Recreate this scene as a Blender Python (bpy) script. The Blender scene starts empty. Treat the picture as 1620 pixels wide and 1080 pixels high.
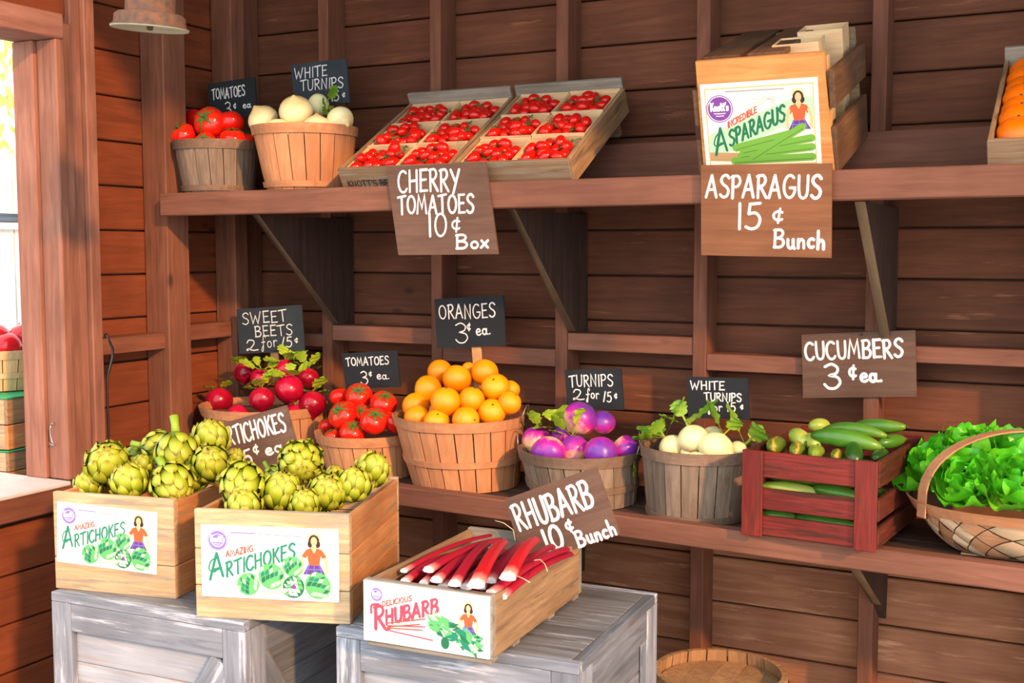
import bpy, bmesh, math, random
from mathutils import Vector, Matrix, Euler
random.seed(7)
S = bpy.context.scene
C = bpy.context.collection
PI = math.pi
R = math.radians

# ---------------------------------------------------------------- camera, sky, sun, exposure
YAW, PITCH, FOC = R(27.2), R(4.6), 1829.0
CAM = Vector((0, -2.88, 1.45))
cd = bpy.data.cameras.new('camera'); cam = bpy.data.objects.new('camera', cd); C.objects.link(cam)
cam.location = CAM
cam.rotation_euler = (PI / 2 - PITCH, 0, YAW)
cd.lens = FOC / 1620 * 36; cd.sensor_width = 36; cd.clip_start = 0.05; cd.clip_end = 200
S.camera = cam

W = bpy.data.worlds.new('sky'); S.world = W; W.use_nodes = True
wn = W.node_tree.nodes; wn.clear()
sky_bg = wn.new('ShaderNodeBackground'); wo = wn.new('ShaderNodeOutputWorld')
sky_bg.inputs[0].default_value = (0.90, 0.95, 1.0, 1); sky_bg.inputs[1].default_value = 2.1
W.node_tree.links.new(sky_bg.outputs[0], wo.inputs[0])

def sun(name, direction, energy, color, angle):
    l = bpy.data.lights.new(name, 'SUN'); l.energy = energy; l.color = color; l.angle = R(angle)
    o = bpy.data.objects.new(name, l); C.objects.link(o)
    o.rotation_euler = Vector(direction).to_track_quat('Z', 'Y').to_euler(); o.location = Vector(direction) * 5
sun('afternoon_sun', (0.80, -0.50, 0.40), 3.3, (1.0, 0.50, 0.20), 2.5)

S.view_settings.view_transform = 'Standard'; S.view_settings.look = 'None'
S.view_settings.gamma = 1; S.view_settings.use_curve_mapping = False
S.view_settings.exposure = 0.42

def at(u, v, x=None, y=None, z=None):
    """world point seen at photo pixel (u, v) on a given world plane (used to read sizes off the photo)"""
    F = Vector((-math.sin(YAW) * math.cos(PITCH), math.cos(YAW) * math.cos(PITCH), -math.sin(PITCH)))
    Rt = Vector((math.cos(YAW), math.sin(YAW), 0)); U = Rt.cross(F)
    r = F + Rt * ((u - 810) / FOC) + U * ((540 - v) / FOC)
    if x is not None: t = (x - CAM.x) / r.x
    elif y is not None: t = (y - CAM.y) / r.y
    else: t = (z - CAM.z) / r.z
    return CAM + r * t
def dist(p):
    F = Vector((-math.sin(YAW) * math.cos(PITCH), math.cos(YAW) * math.cos(PITCH), -math.sin(PITCH)))
    return (Vector(p) - CAM).dot(F)

# ---------------------------------------------------------------- materials
def srgb(r, g, b):
    f = lambda c: ((c / 255 + 0.055) / 1.055) ** 2.4 if c > 10 else c / 255 / 12.92
    return (f(r), f(g), f(b), 1)
MATS = {}
class NT:
    def __init__(s, name):
        s.m = bpy.data.materials.new(name); s.m.use_nodes = True
        s.t = s.m.node_tree; s.b = s.t.nodes['Principled BSDF']; MATS[name] = s.m
    def n(s, kind, **kw):
        nd = s.t.nodes.new(kind)
        for k, v in kw.items():
            if k.startswith('i_'): nd.inputs[k[2:].replace('_', ' ')].default_value = v
            elif k.startswith('n'): nd.inputs[int(k[1:])].default_value = v
            else: setattr(nd, k, v)
        return nd
    def l(s, a, b): s.t.links.new(a, b)
    def mix(s, fac, a, b, mode='MIX'):
        nd = s.t.nodes.new('ShaderNodeMix'); nd.data_type = 'RGBA'; nd.blend_type = mode
        for sock, v in ((nd.inputs[0], fac), (nd.inputs[6], a), (nd.inputs[7], b)):
            if hasattr(v, 'links'): s.l(v, sock)
            else: sock.default_value = v
        return nd.outputs[2]
    def ramp(s, src, p0, p1, c0=(0, 0, 0, 1), c1=(1, 1, 1, 1)):
        nd = s.t.nodes.new('ShaderNodeValToRGB'); e = nd.color_ramp.elements
        e[0].position = p0; e[1].position = p1; e[0].color = c0; e[1].color = c1
        s.l(src, nd.inputs[0]); return nd.outputs[0]
    def rough(s, v): s.b.inputs['Roughness'].default_value = v; return s
    def spec(s, v): s.b.inputs['Specular IOR Level'].default_value = v; return s
    def bump(s, src, strength=0.3, dist=0.002):
        nd = s.n('ShaderNodeBump'); nd.inputs['Strength'].default_value = strength; nd.inputs['Distance'].default_value = dist
        s.l(src, nd.inputs['Height']); s.l(nd.outputs[0], s.b.inputs['Normal'])

def wood(name, dark, light, axis='x', worn=None, wornamt=0.0, knots=True, rough=0.75, sc=1.0, vary=0.25):
    """boards with the grain along one axis; every board object gets its own shade"""
    k = NT(name)
    tc = k.n('ShaderNodeTexCoord'); oi = k.n('ShaderNodeObjectInfo')
    add = k.n('ShaderNodeVectorMath', operation='ADD')
    mul = k.n('ShaderNodeVectorMath', operation='MULTIPLY')
    rnd = k.n('ShaderNodeVectorMath', operation='SCALE'); rnd.inputs[0].default_value = (7.3, 3.1, 5.7)
    k.l(oi.outputs['Random'], rnd.inputs['Scale'])
    k.l(tc.outputs['Object'], add.inputs[0]); k.l(rnd.outputs[0], add.inputs[1])
    st = {'x': (1, 14, 14), 'y': (14, 1, 14), 'z': (14, 14, 1)}[axis]
    mul.inputs[1].default_value = [q * sc for q in st]; k.l(add.outputs[0], mul.inputs[0])
    n1 = k.n('ShaderNodeTexNoise'); n1.inputs['Scale'].default_value = 4; n1.inputs['Detail'].default_value = 6
    n1.inputs['Roughness'].default_value = 0.65; n1.inputs['Distortion'].default_value = 0.6
    k.l(mul.outputs[0], n1.inputs['Vector'])
    n2 = k.n('ShaderNodeTexNoise'); n2.inputs['Scale'].default_value = 5; n2.inputs['Detail'].default_value = 2
    k.l(add.outputs[0], n2.inputs['Vector'])
    col = k.mix(k.ramp(n1.outputs[0], 0.3, 0.7), dark, light)
    col = k.mix(k.ramp(n2.outputs[0], 0.35, 0.75, (0, 0, 0, 1), (0.55, 0.55, 0.55, 1)), col, [c * 0.6 for c in dark[:3]] + [1])
    if knots:
        v = k.n('ShaderNodeTexVoronoi'); v.inputs['Scale'].default_value = 3.2
        vm = k.n('ShaderNodeVectorMath', operation='MULTIPLY'); vm.inputs[1].default_value = {'x': (1, 2, 2), 'y': (2, 1, 2), 'z': (2, 2, 1)}[axis]
        k.l(add.outputs[0], vm.inputs[0]); k.l(vm.outputs[0], v.inputs['Vector'])
        col = k.mix(k.ramp(v.outputs['Distance'], 0.03, 0.09, (0.8, 0.8, 0.8, 1), (0, 0, 0, 1)), col, [c * 0.35 for c in dark[:3]] + [1])
    if worn:
        n3 = k.n('ShaderNodeTexNoise'); n3.inputs['Scale'].default_value = 3.2; n3.inputs['Detail'].default_value = 8; n3.inputs['Roughness'].default_value = 0.72
        k.l(mul.outputs[0], n3.inputs['Vector'])
        col = k.mix(k.ramp(n3.outputs[0], 0.62 - wornamt, 0.68 - wornamt * 0.6), col, worn)
    mr = k.n('ShaderNodeMapRange'); mr.inputs['To Min'].default_value = 1 - vary; mr.inputs['To Max'].default_value = 1 + vary
    k.l(oi.outputs['Random'], mr.inputs[0])
    hs = k.n('ShaderNodeHueSaturation'); k.l(col, hs.inputs['Color']); k.l(mr.outputs[0], hs.inputs['Value'])
    k.l(hs.outputs[0], k.b.inputs['Base Color'])
    k.rough(rough).spec(0.25); k.bump(n1.outputs[0], 0.5, 0.0015)
    return k.m
def plain(name, col, rough=0.5, metal=0.0, spec=0.5, noise=0.0, nscale=20, bump=0.0, sss=0.0, col2=None):
    k = NT(name)
    if noise or col2 or bump:
        tc = k.n('ShaderNodeTexCoord'); n1 = k.n('ShaderNodeTexNoise'); n1.inputs['Scale'].default_value = nscale; n1.inputs['Detail'].default_value = 4
        k.l(tc.outputs['Object'], n1.inputs['Vector'])
        c2 = col2 or tuple([c * (1 - noise) for c in col[:3]] + [1])
        k.l(k.mix(k.ramp(n1.outputs[0], 0.35, 0.65), col, c2), k.b.inputs['Base Color'])
        if bump: k.bump(n1.outputs[0], bump, 0.002)
    else: k.b.inputs['Base Color'].default_value = col
    k.rough(rough).spec(spec); k.b.inputs['Metallic'].default_value = metal
    if sss:
        k.b.inputs['Subsurface Weight'].default_value = sss; k.b.inputs['Subsurface Radius'].default_value = (0.01, 0.005, 0.002); k.b.inputs['Subsurface Scale'].default_value = 0.5
    return k.m

BD, BL = srgb(88, 50, 36), srgb(138, 84, 60)
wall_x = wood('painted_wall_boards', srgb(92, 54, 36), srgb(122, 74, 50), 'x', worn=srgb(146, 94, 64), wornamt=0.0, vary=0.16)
wall_low = wood('faded_wall_boards', srgb(146, 94, 66), srgb(186, 132, 98), 'x', worn=srgb(204, 152, 118), wornamt=0.03, vary=0.12)  # lighter tone for the lowest rows of wall boards
wall_y = wood('painted_side_boards', srgb(106, 54, 30), srgb(136, 70, 40), 'y', vary=0.12)  # warm sunlight on the left wall is put into this orange base
stud_m = wood('painted_studs', srgb(102, 64, 47), srgb(140, 90, 68), 'z', vary=0.12)
rail_m = wood('painted_rails', srgb(112, 72, 56), srgb(146, 98, 78), 'x', vary=0.10)
raily_m = wood('painted_side_rails', srgb(108, 64, 46), srgb(142, 88, 66), 'y', vary=0.12)
trim_m = wood('painted_trim', srgb(124, 80, 64), srgb(166, 116, 96), 'z', vary=0.1, knots=False)  # lighter, pinker tone carries the daylight falling on the jamb
deck_m = wood('dark_deck', srgb(70, 50, 42), srgb(104, 78, 66), 'x')
brk_m = wood('dark_bracket', srgb(54, 40, 34), srgb(84, 62, 52), 'z', vary=0.1)
brk_e = wood('raw_bracket_edge', srgb(120, 96, 72), srgb(166, 138, 106), 'z', vary=0.1)
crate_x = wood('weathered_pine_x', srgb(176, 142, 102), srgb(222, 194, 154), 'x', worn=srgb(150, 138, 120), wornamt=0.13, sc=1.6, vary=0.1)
crate_y = wood('weathered_pine_y', srgb(168, 110, 66), srgb(206, 150, 98), 'y', worn=srgb(150, 126, 96), wornamt=0.08, sc=1.6, vary=0.1)  # sun's orange on the crate sides is mixed into this pine colour
crate_z = wood('weathered_pine_z', srgb(178, 136, 94), srgb(218, 180, 132), 'z', sc=1.6, vary=0.1)
old_x = wood('old_grey_pine_x', srgb(120, 96, 72), srgb(168, 142, 112), 'x', worn=srgb(138, 130, 116), wornamt=0.1, sc=1.6, vary=0.1)
old_y = wood('old_grey_pine_y', srgb(132, 102, 72), srgb(176, 144, 106), 'y', worn=srgb(110, 90, 70), wornamt=0.08, sc=1.6, vary=0.1)
old_g = wood('old_silver_pine', srgb(120, 112, 100), srgb(166, 158, 142), 'x', sc=1.6, vary=0.08)
dark_y = wood('old_dark_slats', srgb(84, 60, 42), srgb(122, 90, 64), 'y', sc=1.6, vary=0.12)
light_x = wood('pale_veneer', srgb(216, 176, 126), srgb(238, 208, 164), 'x', knots=False, sc=2, vary=0.08)
ant_x = wood('antique_red_x', srgb(98, 30, 24), srgb(142, 52, 42), 'x', worn=srgb(70, 34, 22), wornamt=0.12, knots=False, sc=2, vary=0.08, rough=0.5)
ant_y = wood('antique_red_y', srgb(76, 34, 24), srgb(112, 56, 42), 'y', worn=srgb(60, 34, 24), wornamt=0.12, knots=False, sc=2, vary=0.08, rough=0.5)
ant_z = wood('antique_red_z', srgb(98, 30, 24), srgb(140, 50, 40), 'z', worn=srgb(92, 40, 28), wornamt=0.12, knots=False, sc=2, vary=0.08, rough=0.5)
GW = dict(worn=srgb(196, 200, 208), wornamt=0.08, knots=False, vary=0.08)
gray_x = wood('whitewashed_x', srgb(108, 114, 124), srgb(160, 166, 176), 'x', **GW)
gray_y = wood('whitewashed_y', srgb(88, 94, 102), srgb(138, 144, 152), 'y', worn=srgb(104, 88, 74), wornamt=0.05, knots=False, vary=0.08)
gray_z = wood('whitewashed_z', srgb(108, 114, 124), srgb(158, 164, 174), 'z', **GW)
gray_t = wood('worn_grey_top', srgb(84, 82, 80), srgb(140, 142, 144), 'x', worn=srgb(176, 180, 184), wornamt=0.05, knots=False, sc=0.8, vary=0.12)
gray_p = wood('whitewashed_panel', srgb(140, 146, 156), srgb(196, 200, 206), 'x', worn=srgb(172, 140, 116), wornamt=0.04, knots=False, sc=0.7, vary=0.05)
stave_l = wood('basket_tan', srgb(186, 130, 90), srgb(214, 160, 116), 'z', knots=False, sc=1.5, vary=0.09)
stave_o = wood('basket_orange_tan', srgb(186, 124, 82), srgb(212, 152, 108), 'z', knots=False, sc=1.5, vary=0.08)
stave_g = wood('basket_grey', srgb(112, 94, 78), srgb(158, 138, 118), 'z', knots=False, sc=1.5, vary=0.14)
hoop_l = wood('hoop_tan', srgb(176, 118, 80), srgb(204, 148, 106), 'x', knots=False, vary=0.05)
hoop_g = wood('hoop_grey', srgb(112, 88, 70), srgb(146, 120, 100), 'x', knots=False, vary=0.05)
inside_m = plain('basket_inside', srgb(110, 76, 52), 0.9, noise=0.3)
wire_m = plain('galvanised_wire', srgb(170, 170, 168), 0.35, metal=0.9)
slate_m = plain('black_slate', srgb(38, 42, 46), 0.75, noise=0.25, nscale=14, spec=0.25)
slate_b = plain('blue_slate', srgb(52, 62, 68), 0.75, noise=0.25, nscale=14, spec=0.25)
board_m = wood('brown_sign_board', srgb(92, 68, 56), srgb(120, 92, 76), 'x', knots=False, vary=0.06)
board_w = wood('warm_brown_sign_board', srgb(112, 72, 46), srgb(138, 92, 62), 'x', knots=False, vary=0.02)
chalk_m = plain('chalk', srgb(226, 226, 222), 0.95, spec=0.1, noise=0.12, nscale=160)
paint_m = plain('white_sign_paint', srgb(238, 236, 230), 0.6)
stake_m = wood('pine_stake', srgb(190, 136, 86), srgb(220, 172, 120), 'z', knots=False)
card_m = plain('label_card', srgb(246, 244, 236), 0.5, spec=0.3)

# ---------------------------------------------------------------- mesh collector
class G:
    def __init__(s): s.v = []; s.f = []; s.mi = []; s.sm = []
    def add(s, vs, fs, mi=0, smooth=False):
        o = len(s.v); s.v += [tuple(p) for p in vs]
        s.f += [tuple(i + o for i in f) for f in fs]; s.mi += [mi] * len(fs); s.sm += [smooth] * len(fs)
        return s
    def box(s, x0, x1, y0, y1, z0, z1, mi=0, ch=0.0015, M=None):
        ch = min(ch, (x1 - x0) / 3, (y1 - y0) / 3, (z1 - z0) / 3)
        c = [(x0, x1), (y0, y1), (z0, z1)]; vs = []; idx = {}
        for i in (0, 1):
            for j in (0, 1):
                for k in (0, 1):
                    for a in range(3):
                        p = [c[0][i], c[1][j], c[2][k]]; sg = (i, j, k)
                        for b in range(3):
                            if b != a: p[b] += ch * (1 if sg[b] == 0 else -1)
                        idx[(i, j, k, a)] = len(vs); vs.append(p)
        fs = []
        for a in range(3):
            b, d = (a + 1) % 3, (a + 2) % 3
            for e in (0, 1):
                q = []
                for (m, n) in ((0, 0), (1, 0), (1, 1), (0, 1)):
                    t = [0, 0, 0]; t[a] = e; t[b] = m; t[d] = n; q.append(idx[(*t, a)])
                fs.append(q if e else q[::-1])
            # edges parallel to axis a
            for m in (0, 1):
                for n in (0, 1):
                    t0 = [0, 0, 0]; t0[b] = m; t0[d] = n; t1 = list(t0); t1[a] = 1
                    q = [idx[(*t0, b)], idx[(*t1, b)], idx[(*t1, d)], idx[(*t0, d)]]
                    fs.append(q if (m ^ n) else q[::-1])
        for i in (0, 1):
            for j in (0, 1):
                for k in (0, 1):
                    q = [idx[(i, j, k, a)] for a in range(3)]
                    fs.append(q if (i + j + k) % 2 else q[::-1])
        if M: vs = [M @ Vector(p) for p in vs]
        return s.add(vs, fs, mi)
    def prism(s, pts, d0, d1, axis='y', mi=0):
        """outline extruded along an axis; pts are (a, b) in the other two axes, in order"""
        n = len(pts); mk = {'x': lambda p, d: (d, p[0], p[1]), 'y': lambda p, d: (p[0], d, p[1]), 'z': lambda p, d: (p[0], p[1], d)}[axis]
        vs = [mk(p, d0) for p in pts] + [mk(p, d1) for p in pts]
        fs = [list(range(n))[::-1], [i + n for i in range(n)]] + [[i, (i + 1) % n, (i + 1) % n + n, i + n] for i in range(n)]
        return s.add(vs, fs, mi)
    def tube(s, pts, r, n=8, mi=0, caps=True, smooth=True):
        pts = [Vector(p) for p in pts]; rs = r if isinstance(r, (list, tuple)) else [r] * len(pts)
        vs = []; up = None
        for i, p in enumerate(pts):
            t = (pts[min(i + 1, len(pts) - 1)] - pts[max(i - 1, 0)]).normalized()
            if up is None: up = t.orthogonal().normalized()
            up = (up - t * up.dot(t)).normalized(); w = t.cross(up)
            for k in range(n):
                a = 2 * PI * k / n; vs.append(p + (up * math.cos(a) + w * math.sin(a)) * rs[i])
        fs = [[i * n + k, i * n + (k + 1) % n, (i + 1) * n + (k + 1) % n, (i + 1) * n + k] for i in range(len(pts) - 1) for k in range(n)]
        s.add(vs, fs, mi, smooth)
        if caps:
            o = len(s.v) - len(vs); m = (len(pts) - 1) * n + o
            s.f += [tuple(range(o, o + n))[::-1], tuple(range(m, m + n))]; s.mi += [mi] * 2; s.sm += [False] * 2
        return s
    def lathe(s, prof, n=24, mi=0, smooth=True, sx=1, sy=1, a0=0, a1=2 * PI):
        full = abs(a1 - a0 - 2 * PI) < 1e-6; m = n if full else n + 1; vs = []
        for r, z in prof:
            for k in range(m):
                a = a0 + (a1 - a0) * k / n; vs.append((r * math.cos(a) * sx, r * math.sin(a) * sy, z))
        fs = []
        for i in range(len(prof) - 1):
            for k in range(n):
                k2 = (k + 1) % m
                fs.append([i * m + k, i * m + k2, (i + 1) * m + k2, (i + 1) * m + k])
        return s.add(vs, fs, mi, smooth)
    def grid(s, fn, nu, nv, mi=0, smooth=True, thick=0):
        vs = [fn(i / nu, j / nv) for i in range(nu + 1) for j in range(nv + 1)]
        fs = [[i * (nv + 1) + j, (i + 1) * (nv + 1) + j, (i + 1) * (nv + 1) + j + 1, i * (nv + 1) + j + 1] for i in range(nu) for j in range(nv)]
        return s.add(vs, fs, mi, smooth)
    def mesh(s, name, mats):
        me = bpy.data.meshes.new(name); me.from_pydata(s.v, [], s.f)
        for m in (mats if isinstance(mats, (list, tuple)) else [mats]): me.materials.append(m)
        me.polygons.foreach_set('material_index', s.mi); me.polygons.foreach_set('use_smooth', s.sm)
        me.update(); return me
    def build(s, name, mats, parent=None):
        return link(name, s.mesh(name, mats), parent)

def link(name, me, parent=None, loc=None, rot=None, scale=None, M=None):
    o = bpy.data.objects.new(name, me); C.objects.link(o)
    if parent: o.parent = parent
    if loc is not None: o.location = loc
    if rot is not None: o.rotation_euler = rot
    if scale is not None: o.scale = (scale,) * 3 if isinstance(scale, (int, float)) else scale
    if M is not None: o.matrix_local = M
    return o
def tag(o, label=None, cat=None, group=None, kind=None):
    if label: o['label'] = label
    if cat: o['category'] = cat
    if group: o['group'] = group
    if kind: o['kind'] = kind
    return o
def thing(name, label, cat, loc=(0, 0, 0), rot=(0, 0, 0), group=None, kind=None):
    o = bpy.data.objects.new(name, None); C.objects.link(o); o.location = loc; o.rotation_euler = rot
    o.empty_display_size = 0.05
    return tag(o, label, cat, group, kind)
def setting(name):
    o = bpy.data.objects.new(name, None); C.objects.link(o); o['kind'] = 'structure'; return o
def board(name, parent, mat, x0, x1, y0, y1, z0, z1, ch=0.0015, rot=None):
    """one board with its own origin in its middle, so its grain follows it"""
    c = Vector(((x0 + x1) / 2, (y0 + y1) / 2, (z0 + z1) / 2)); a, b, d = (x1 - x0) / 2, (y1 - y0) / 2, (z1 - z0) / 2
    g = G().box(-a, a, -b, b, -d, d, ch=ch)
    o = g.build(name, mat, parent); o.location = c
    if rot: o.rotation_euler = rot
    return o
def recalc(o):
    bm = bmesh.new(); bm.from_mesh(o.data); bmesh.ops.recalc_face_normals(bm, faces=bm.faces); bm.to_mesh(o.data); bm.free(); return o
# ---------------------------------------------------------------- the setting: walls, floor, roof
wb = setting('wall_back')
rows = [(-0.02 + 0.125 * i, 0.105 + 0.125 * i) for i in range(22)]   # seams fall at z = .. .875 1.0 1.125 1.25 ..
studs = [-2.118, -1.727, -1.329, -0.934, -0.5, -0.10, 0.30, 0.70]
for i in range(21):
    z0 = i * 0.125 + 0.003 if i else 0.0; z1 = (i + 1) * 0.125 - 0.0015
    # boards butt at some studs, so rows are split into two or three lengths
    cuts = [-2.5] + sorted(random.sample([-1.727, -1.329, -0.934, -0.5, -0.1], 1 + i % 2)) + [1.1]
    for a, b in zip(cuts[:-1], cuts[1:]):
        dy = random.uniform(0, 0.004)
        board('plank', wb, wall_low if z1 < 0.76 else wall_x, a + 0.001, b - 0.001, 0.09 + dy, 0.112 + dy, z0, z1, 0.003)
for x in studs:
    board('stud', wb, stud_m, x - 0.018, x + 0.018, 0.0, 0.0895, 0.0, 2.62, 0.002)
for (a, b, z0, z1) in ((-2.42, -2.136, 1.148, 1.188), (-2.10, -1.745, 1.17, 1.217), (-1.709, -1.347, 1.124, 1.172), (-1.311, -0.952, 1.172, 1.219),
                       (-0.916, -0.518, 1.135, 1.178), (-0.482, -0.118, 1.178, 1.217), (-0.082, 0.282, 1.135, 1.178), (0.318, 0.682, 1.178, 1.217)):
    board('blocking', wb, rail_m, a, b, 0.004, 0.089, z0, z1, 0.002)
board('backing_board', wb, deck_m, -2.52, 1.1, 0.120, 0.135, 0.0, 2.62, 0.003)  # unseen sheet added to stop light leaking through the plank gaps
# corner post and the board nailed beside it
board('corner_post', wb, stud_m, -2.499, -2.418, -0.062, 0.0, 0.0, 2.62, 0.003)
board('corner_board', wb, stud_m, -2.499, -2.436, 0.0005, 0.0895, 0.0, 2.62, 0.003)
g = G()   # pencilled mark on the stud
wl = setting('wall_left')
for i in range(21):
    z0 = i * 0.125 + 0.003 if i else 0.0; z1 = (i + 1) * 0.125 - 0.0015
    dx = random.uniform(0, 0.004)
    board('plank', wl, wall_y, -2.522 - dx, -2.5 - dx, -0.68, 0.085, z0, z1, 0.003)
    if z1 < 0.76 or z0 > 2.05:
        board('plank', wl, wall_y, -2.462 - dx, -2.44 - dx, -3.2 if z0 > 2.05 else -3.0, -0.682, z0, z1, 0.003)
board('backing_board', wl, deck_m, -2.545, -2.528, -0.70, 0.10, 0.0, 2.62, 0.003); board('backing_board', wl, deck_m, -2.485, -2.468, -3.0, -0.702, 0.0, 0.768, 0.003)  # same added sheets behind the side planks, keeping daylight out
board('stud', wl, stud_m, -2.499, -2.41, -0.362, -0.272, 0.0, 2.62, 0.003)
board('blocking', wl, raily_m, -2.499, -2.425, -0.61, -0.362, 1.160, 1.205, 0.002)
board('blocking', wl, raily_m, -2.499, -2.435, -0.270, -0.064, 1.175, 1.222, 0.002)
# trim boards beside the opening
tr = setting('trim_1')
board('trim_board', tr, trim_m, -2.499, -2.424, -0.681, -0.647, 0.0, 2.62, 0.003)
board('trim_board', tr, trim_m, -2.499, -2.410, -0.646, -0.610, 0.0, 2.62, 0.003)
board('trim_board', tr, trim_m, -2.499, -2.418, -0.711, -0.682, 0.841, 2.03, 0.003)
wd = setting('window_1')
board('jamb', wd, trim_m, -2.482, -2.411, -0.741, -0.712, 0.841, 1.985, 0.003)
board('jamb_stop', wd, trim_m, -2.560, -2.484, -0.752, -0.722, 0.841, 1.985, 0.003)
board('head_board', wd, wood('painted_head', srgb(128, 84, 70), srgb(168, 120, 104), 'y', vary=0.1, knots=False), -2.56, -2.411, -3.0, -0.712, 1.986, 2.05, 0.003)
board('jamb', wd, trim_m, -2.56, -2.411, -3.03, -3.0, 0.841, 1.985, 0.003)
board('sill', wd, plain('sill_paint', srgb(206, 196, 190), 0.5, noise=0.1), -2.70, -2.40, -3.0, -0.742, 0.829, 0.841, 0.003)
board('sill_apron', wd, raily_m, -2.439, -2.405, -3.0, -0.60, 0.769, 0.828, 0.003)
board('plank', wl, wall_y, -2.462, -2.44, -3.2, -0.682, 2.051, 2.1235, 0.003)
# floor outside and in, roof
fl = setting('floor')
k = NT('concrete'); tc = k.n('ShaderNodeTexCoord'); nz = k.n('ShaderNodeTexNoise', i_Scale=3.0, i_Detail=8.0); k.l(tc.outputs['Object'], nz.inputs['Vector'])
k.l(k.mix(nz.outputs[0], srgb(150, 142, 132), srgb(188, 180, 168)), k.b.inputs['Base Color']); k.rough(0.9); k.bump(nz.outputs[0], 0.3, 0.004)
G().box(-9, 6, -9, 4, -0.12, -0.002).build('slab', MATS['concrete'], fl)
ce = setting('ceiling')
roof_m = wood('roof_boards', srgb(70, 44, 34), srgb(104, 68, 52), 'x')
for i in range(11):
    board('roof_board', ce, roof_m, -2.62, 2.4, 0.10 - (i + 1) * 0.125 + 0.002, 0.10 - i * 0.125, 2.622, 2.645, 0.002)
for x in (-1.9, -1.1, -0.3, 0.5, 1.3, 2.1):
    board('rafter', ce, raily_m, x - 0.02, x + 0.02, -1.27, 0.085, 2.53, 2.6215, 0.002)

# ---------------------------------------------------------------- shelves
def shelf(name, label, loc, tilt, z_top, fh, L0, L1, brackets, lowlab):
    """local x along the wall, local y from the front edge to the wall, z = 0 is the top of the front rail"""
    t = thing(name, label, 'shelf', loc, (0, tilt, 0))
    board('front_rail', t, rail_m, L0, L1, 0.0, 0.038, -fh, 0.0, 0.003)
    board('edge_strip', t, rail_m, L0 + 0.01, L1 - 0.01, 0.039, 0.056, -0.022, -0.004, 0.002)
    ys = [0.057, 0.17, 0.285, 0.398]
    for a, b in zip(ys[:-1], ys[1:]):
        board('deck_board', t, deck_m, L0 + 0.002, L1, a, b - 0.002, -0.034, -0.013, 0.002)
    return t
ZU = 1.606                         # top of upper front rail
def zl(x): return 0.8282 - 0.0172 * (x + 0.70)
up = shelf('wall_shelf', 'upper long reddish brown shelf carrying the tilted cherry tomato trays', (-0.7, -0.40, 1.613), -0.0045, 0, 0.064, -1.70, 1.60, (), '')
lo = shelf('wall_shelf', 'lower long reddish brown shelf carrying the orange and turnip baskets', (-0.7, -0.42, 0.8282), 0.0172, 0, 0.05, -1.70, 1.60, (), '')
def zu(x): return 1.613 + 0.0045 * (x + 0.7)
def bracket(sh, x, pts, edge_n):
    g = G().prism(pts, -0.011, 0.011, 'x')
    o = recalc(g.build('bracket', brk_m, sh)); o.location = (x, 0, 0)
    (ya, za), (yb, zb) = edge_n
    d = Vector((0, yb - ya, zb - za)); ln = d.length; d.normalize(); nrm = Vector((0, -d.z, d.y))
    if nrm.y > 0: nrm = -nrm
    m = G(); q = []
    e = G().box(-0.0112, 0.0112, -0.0015, 0.0, 0, ln, ch=0.0004)
    ob = e.build('raw_edge', brk_e, o); ob.rotation_euler = Vector((0, d.y, d.z)).to_track_quat('Z', 'Y').to_euler() if False else (-math.atan2(d.y, d.z), 0, 0)
    ob.location = (0, ya, za)
    return o
for x in (-2.118, -1.329, -0.5, 0.30):
    lx = x + 0.7 + 0.030
    bracket(up, lx, [(0.040, -0.066), (0.485, -0.066), (0.485, -0.425), (0.40, -0.385)], ((0.040, -0.066), (0.40, -0.385)))
for x in (-1.329, -0.5, 0.30):
    lx = x + 0.7 + 0.030
    bracket(lo, lx, [(0.060, -0.052), (0.508, -0.052), (0.508, -0.305), (0.42, -0.245)], ((0.060, -0.052), (0.42, -0.245)))
# a ledger nailed along the studs behind each shelf
board('ledger', up, rail_m, -1.70, 1.6, 0.373, 0.3985, -0.012, 0.112, 0.002)
# ---------------------------------------------------------------- hand lettering
def cat(pts, n=5):
    out = []
    P = [pts[0]] + list(pts) + [pts[-1]]
    for i in range(1, len(P) - 2):
        p0, p1, p2, p3 = P[i - 1], P[i], P[i + 1], P[i + 2]
        for k in range(n):
            t = k / n
            out.append(tuple(0.5 * (2 * p1[a] + (p2[a] - p0[a]) * t + (2 * p0[a] - 5 * p1[a] + 4 * p2[a] - p3[a]) * t * t + (3 * p1[a] - p0[a] - 3 * p2[a] + p3[a]) * t ** 3) for a in (0, 1)))
    out.append(tuple(pts[-1])); return out
def o_(x, y, rx, ry, a0=0, a1=360, n=14): return [(x + rx * math.cos(R(a0 + (a1 - a0) * i / n)), y + ry * math.sin(R(a0 + (a1 - a0) * i / n))) for i in range(n + 1)]
S_ = cat([(.56, .86), (.40, 1.0), (.18, .95), (.08, .76), (.22, .58), (.42, .46), (.54, .28), (.44, .06), (.22, 0), (.04, .12)])
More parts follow.
